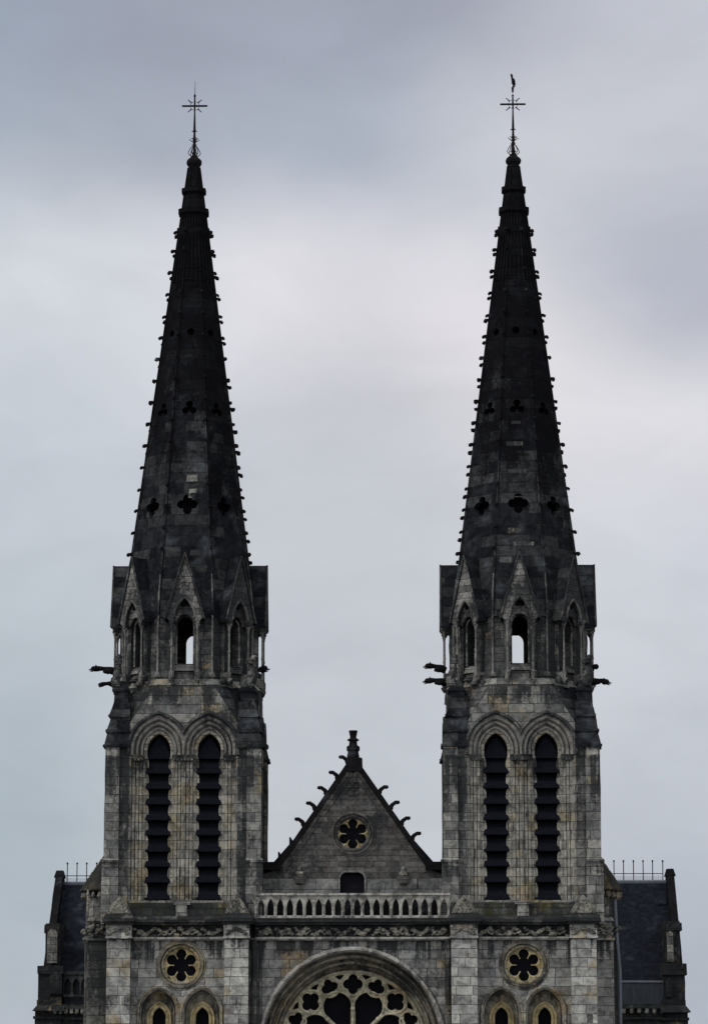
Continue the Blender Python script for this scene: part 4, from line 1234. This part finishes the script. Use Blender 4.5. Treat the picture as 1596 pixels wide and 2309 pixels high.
# ============================ TRANSEPTS
YT = 30.0
def transept(side):
    e = lambda px, py, Y=YT: U(px, py, Y)
    if side > 0:
        xg = e(1519, 2100)[0]; xi = e(1380, 2100)[0]
        ridge_py, eave_py = 1992, 2214
    else:
        xg = e(124, 2100)[0]; xi = e(215, 2100)[0]
        ridge_py, eave_py = 1994, 2200
    YE, YRd = YT - 3.0, YT + 2.0
    ze, zrd = Z(eave_py, YE), Z(ridge_py, YRd)
    xin = 3.0 * side
    b = NB()
    a, c = sorted((xin, xg - side * .2))
    # slate planes (thick) front and back
    plate(b, [(YE, ze), (YRd, zrd), (2 * YRd - YE, ze), (2 * YRd - YE, ze - .3), (YE, ze - .3)], [], YZ, a, c)
    tr = build('transept', b, 'slate', church)
    b = NB(); tube(b, [(a, YRd, zrd + .03), (c, YRd, zrd + .03)], .12, 6)
    box(b, a, c, YE - .05, YE + .1, ze - .05, ze + .04)
    build('ridge_cap', b, 'lead', tr)
    # body
    b = NB(); a2, c2 = sorted((xin, xg - side * .3)); box(b, a2, c2, YE + .02, 2 * YRd - YE, 0, ze - .31)
    build('transept_wall', b, 'wing', tr)
    # gable parapet seen end on, leaning with the roof, with kneeler steps
    b = NB(); s = side
    zz = lambda p, Y=YE: Z(p, Y)
    pr = [(YE - .5, ze - 1.0), (YE - .5, ze + .5), (YRd - .3, zrd + .55), (YRd + .3, zrd + .55), (2 * YRd - YE + .5, ze + .5), (2 * YRd - YE + .5, ze - 1.0)]
    x0, x1 = sorted((xg - s * .22, xg + s * .20))
    plate(b, pr, [], YZ, x0, x1)
    box(b, x0 - .08, x1 + .08, YRd - .5, YRd + .5, zrd + .35, zrd + .75, (.1, -.1, .2, -.2))
    rough(b, 1.2, .02)
    build('gable_parapet', b, 'dark', tr)
    # stepped pier in front of the parapet
    b = NB()
    def pb(pa, pb_, y0, y1, pt, pbm, tp=None):
        u0, u1 = sorted((X(pa, 2200, y0), X(pb_, 2200, y0))); box(b, u0, u1, y0, y1, Z(pbm, y0), Z(pt, y0), tp)
    if side > 0:
        pb(1500, 1534, YE - .2, YE + 3, 2078, 2180)
        pb(1503, 1539, YE - .35, YE + .4, 2082, 2100)
        pb(1496, 1544, YE - .9, YE + 1, 2176, 2262); pb(1493, 1549, YE - 1.05, YE, 2174, 2200)
        pb(1492, 1545, YE - 1.0, YE + 1, 2256, 2272); pb(1488, 1556, YE - 1.3, YE + 1, 2268, 2284, (0, -.25, .2, 0)); pb(1496, 1549, YE - .9, YE + 1, 2284, 2330); pb(1490, 1552, YE - 1.0, YE + 1, 2296, 2302)
    else:
        pb(101, 134, YE - .2, YE + 3, 2082, 2180); pb(98, 132, YE - .35, YE + .4, 2085, 2104)
        pb(86, 140, YE - .9, YE + 1, 2180, 2258); pb(84, 142, YE - 1.05, YE, 2178, 2196)
        pb(84, 140, YE - 1.0, YE + 1, 2256, 2268); pb(74, 146, YE - 1.3, YE + 1, 2266, 2280, (.25, 0, .2, 0)); pb(80, 140, YE - .9, YE + 1, 2280, 2330); pb(76, 146, YE - 1.0, YE + 1, 2292, 2298)
    rough(b, .8, .03)
    build('stepped_pier', b, 'wing', tr)
    # pale blind panels on the pier
    b = NB()
    if side > 0: L = ((1505, 1519, 2100, 2170), (1500, 1514, 2205, 2250))
    else: L = ((105, 128, 2092, 2172), (112, 140, 2186, 2242))
    for (pa, pb_, pt, pbm) in L:
        y0 = YE - 1.08 if pt > 2180 else YE - .38
        u0, u1 = sorted((X(pa, 2200, y0), X(pb_, 2200, y0))); z0, z1 = Z(pbm, y0), Z(pt, y0); w = u1 - u0
        pts = [(u0, z0)] + arch_pts((u0 + u1) / 2, z1 - w * .7, w / 2, w * .15, None, 6) + [(u1, z0)]
        sweep(b, [(p[0], p[1], 0, 0) for p in pts], [(0, y0)], XZ) if False else None
        b = NB(); plate(b, pts, [], XZ, y0, y0 + .3)
        build('blind_panel', b, 'dim' if pt < 2180 else 'wing', tr)
    # parapet in front of the eave: streaked zinc to the right, little arcade to the left
    yp = YE - .8
    if side > 0:
        b = NB(); u0, u1 = X(1395, 2240, yp), X(1497, 2240, yp)
        box(b, u0, u1, yp, yp + .3, Z(2266, yp), Z(2217, yp)); build('gutter_parapet', b, 'zinc', tr)
        b = NB(); box(b, u0, u1, yp - .05, yp + .8, Z(2217, yp), Z(2214, yp)); build('parapet_coping', b, 'lead', tr)
    else:
        u0, u1 = X(143, 2220, yp), X(200, 2220, yp); z0, z1 = Z(2248, yp), Z(2198, yp)
        hs = []
        n = 3
        for i in range(n):
            c = u0 + (u1 - u0) * (i + .5) / n; aw = .17
            hs.append([(c - aw, z0 + .1)] + arch_pts(c, z1 - .55, aw, .25, None, 6) + [(c + aw, z0 + .1)])
        b = NB(); plate(b, [(u0, z0), (u1, z0), (u1, z1), (u0, z1)], hs, XZ, yp, yp + .2); build('parapet_arcade', b, 'dim', tr)
        b = NB(); box(b, u0, u1, yp - .06, yp + .3, z1, z1 + .1); build('parapet_coping', b, 'dim', tr)
        b = NB(); box(b, u0, u1, yp + .45, yp + .6, z0 - .5, z1 + .2); build('parapet_backing', b, 'zinc', tr)
    # bracket cornice and wall under it
    b = NB(); u0, u1 = sorted((X(150 if side < 0 else 1380, 2280, yp), X(74 if side < 0 else 1500, 2280, yp)))
    if side < 0: u0, u1 = X(120, 2280, yp), X(205, 2280, yp)
    box(b, u0, u1, yp - .35, yp + .5, Z(2276, yp), Z(2266, yp)); box(b, u0, u1, yp - .1, yp + .5, Z(2284, yp), Z(2276, yp)); box(b, u0, u1, yp - .15, yp + .5, Z(2300, yp), Z(2296, yp)); box(b, u0, u1, yp, yp + .5, 0, Z(2284, yp))
    rough(b, .9, .015)
    build('bracket_cornice', b, 'wing', tr)
    nb = 7
    for i in range(nb):
        b = NB(); x = u0 + (u1 - u0) * (i + .5) / nb
        box(b, x - .09, x + .09, yp - .28, yp, Z(2286, yp), Z(2276, yp), (0, 0, -.05, 0)); blob(b, (x, yp - .25, Z(2283, yp)), .12, i, 1, (1, .8, 1), .5)
        build('bracket', b, 'carved', tr)
    # ridge safety railing with spikes
    yr = YRd + .2
    spk = (1384, 1405.5, 1428, 1449.7, 1471, 1494) if side > 0 else (152, 173.8, 195.5, 218)
    rail_py, top_py, bot_py = (1971.7, 1942.6, 1989) if side > 0 else (1975, 1946, 1994)
    b = NB()
    ra, rb = (1370, 1494) if side > 0 else (137, 222)
    z = lambda p: Z(p, yr)
    tube(b, [(X(ra, rail_py, yr), yr, z(rail_py)), (X(rb, rail_py, yr), yr, z(rail_py))], .022, 6)
    tube(b, [(X(rb if side > 0 else ra, rail_py, yr), yr, z(rail_py)), (X(rb if side > 0 else ra, bot_py, yr), yr, z(bot_py))], .02, 6)
    ro = build('roof_railing', b, 'iron', tr)
    # NOTE parts deeper than three levels are not used: spikes and mesh belong to the transept
    for p in spk:
        x = X(p, 1960, yr); b = NB()
        tube(b, [(x, yr, z(bot_py)), (x, yr, z(top_py + 2)), (x, yr, z(top_py))], [.026, .026, .045], 6)
        blob(b, (x, yr, z(top_py + 1)), .06, p, 1, (1, 1, 1.2), .1)
        build('spike', b, 'iron', tr)
    b = NB()
    x0, x1 = X(ra + 8, 1985, yr), X(rb, 1985, yr)
    for i in range(5):
        zz_ = z(bot_py) + (z(rail_py) - z(bot_py)) * (.12 + .14 * i); tube(b, [(x0, yr, zz_), (x1, yr, zz_)], .006, 4)
    nx = int((x1 - x0) / .12)
    for i in range(nx):
        x = x0 + (x1 - x0) * i / nx; tube(b, [(x, yr, z(bot_py)), (x, yr, z(bot_py) + (z(rail_py) - z(bot_py)) * .7)], .005, 4)
    build('wire_mesh', b, 'lead', tr)
    if side > 0:
        b = NB(); Ys = YE + (YRd - YE) * .80; x0, z0 = U(1548 / 1.0376, 2105 / 1.0376, Ys)
        y_on = lambda zq: YE + (YRd - YE) * (zq - ze) / (zrd - ze)
        q = [(x0 - .25, -.25), (x0 + .25, -.25), (x0 + .25, .3), (x0 - .25, .3)]
        zc_ = Z(2033, YRd - .6)
        plate(b, [(u, v + zc_) for u, v in q], [], lambda u, v, t: (u, y_on(v) + t, v), -.10, .05)
        build('roof_hatch', b, 'slate', tr)
transept(1); transept(-1)

# parts whose look differs
# ------------------------------------------------------------------ ground
b = NB()
v = [b.verts.new(p) for p in ((-1500, -1500, 0), (1500, -1500, 0), (1500, 1500, 0), (-1500, 1500, 0))]; b.faces.new(v)
gr = build('ground', b, 'ground'); gr['kind'] = 'structure'

# ------------------------------------------------------------------ sky and light
SUN_EL, SUN_AZ = math.radians(46), math.radians(-52)     # azimuth from -Y (behind the camera) towards -X
sd = Vector((math.sin(SUN_AZ) * math.cos(SUN_EL), -math.cos(SUN_AZ) * math.cos(SUN_EL), math.sin(SUN_EL)))
w = bpy.data.worlds.new('World'); scn.world = w; w.use_nodes = True
t = NT(w.node_tree); t.n.clear()
tc = t.node('ShaderNodeTexCoord'); D = tc.outputs['Generated']
sky = t.node('ShaderNodeTexSky', sky_type='NISHITA')
sky.sun_disc = False; sky.sun_elevation = SUN_EL; sky.sun_rotation = math.atan2(sd.x, sd.y); sky.air_density = 1.2; sky.dust_density = 3.
def ang(px, py):
    d = fwd * FOC + right * (px - 798) - up * (py - 1154.5)
    return d.normalized()
def lin(r, g_, b_): return tuple(((c / 255 + .055) / 1.055) ** 2.4 for c in (r, g_, b_))
warp = t.vm('MULTIPLY', t.vm('SUBTRACT', t.noise(D, 11., 3, .5, 0, out=1), (.5, .5, .5)), (.032, .032, .032))
Dw = t.vm('ADD', D, warp)
nz = t.noise(t.vm('MULTIPLY', Dw, (1., 1., 1.6)), 9., 5, .5, .2)
base = t.mix(t.mr(nz, .3, .7), col(lin(184, 190, 203)), col(lin(206, 210, 218)))
patches = [(40, 40, .05, .08, (146, 164, 182), .95), (40, 300, .04, .05, (163, 178, 195), .8), (480, 110, .075, .050, (157, 162, 179), 1.), (900, 60, .06, .032, (157, 161, 178), 1.),
           (780, 330, .05, .035, (172, 180, 196), .85), (260, 470, .055, .03, (174, 181, 195), .95), (1480, 200, .045, .05, (196, 199, 210), .85), (1200, 420, .04, .04, (205, 208, 217), .7),
           (620, 680, .055, .03, (233, 232, 239), 1.), (120, 660, .05, .028, (217, 221, 229), .95), (860, 760, .045, .03, (222, 220, 230), .85), (1010, 800, .04, .03, (226, 222, 231), .8),
           (1340, 910, .050, .034, (238, 236, 241), 1.), (1530, 650, .038, .032, (180, 184, 198), 1.), (1450, 1050, .05, .035, (224, 223, 232), .8), (800, 1000, .035, .04, (193, 197, 206), .8), (150, 920, .05, .04, (205, 211, 221), .7),
           (800, 1300, .09, .05, (199, 203, 212), .8), (1500, 1450, .05, .05, (206, 211, 221), .7), (100, 1350, .05, .05, (196, 204, 214), .8),
           (40, 1850, .045, .06, (168, 181, 192), .9), (800, 1750, .06, .045, (194, 200, 210), .8), (1560, 2100, .045, .05, (174, 182, 196), .85), (1550, 1750, .04, .04, (192, 198, 209), .7)]
for px, py, sx, sz, c, k in patches:
    d0 = ang(px, py)
    df = t.vm('MULTIPLY', t.vm('SUBTRACT', Dw, tuple(d0)), (1 / sx, 1 / sx, 1 / sz))
    ln = t.vm('LENGTH', df, out='Value')
    base = t.mix(t.mr(ln, 0., 1.7, k, 0.), base, col(lin(*c)))
wisp = t.noise(t.vm('MULTIPLY', Dw, (1., 1., 2.2)), 26., 6, .55, .4)
base = t.vm('MULTIPLY', base, (1.02, 1.01, .985))
base = t.vm('MULTIPLY', base, t.node('ShaderNodeCombineXYZ', {i: t.mr(wisp, .25, .75, .955, 1.045, False) for i in range(3)}).outputs[0])
# sky overhead and behind the camera brightened, added to lift the facade
sepd = t.node('ShaderNodeSeparateXYZ', {0: D})
bk_ = t.mr(sepd.outputs[1], .3, -.6)
base = t.mix(t.m('MULTIPLY', bk_, .9), base, (1.5, 1.53, 1.57, 1))
skyc = t.vm('MULTIPLY', sky.outputs[0], (.10, .10, .10))
out = t.mix(.95, skyc, base)
bg = t.node('ShaderNodeBackground', {'Color': out, 'Strength': 1.0})
t.node('ShaderNodeOutputWorld', {0: bg.outputs[0]})
sl_ = bpy.data.lights.new('sun', 'SUN'); so = bpy.data.objects.new('sun', sl_); COL.objects.link(so)
sl_.energy = 1.5; sl_.angle = math.radians(10); sl_.color = (1., .96, .9)
so.rotation_euler = (-sd).to_track_quat('-Z', 'Y').to_euler()

# ------------------------------------------------------------------ tidy
for m_ in list(bpy.data.meshes):
    if m_.users == 0: bpy.data.meshes.remove(m_)
vs = scn.view_settings
vs.view_transform = 'Standard'; vs.look = 'None'; vs.exposure = 0; vs.gamma = 1; vs.use_curve_mapping = False
scn.render.film_transparent = False
scn.cycles.max_bounces = 5
scn.cycles.use_denoising = True
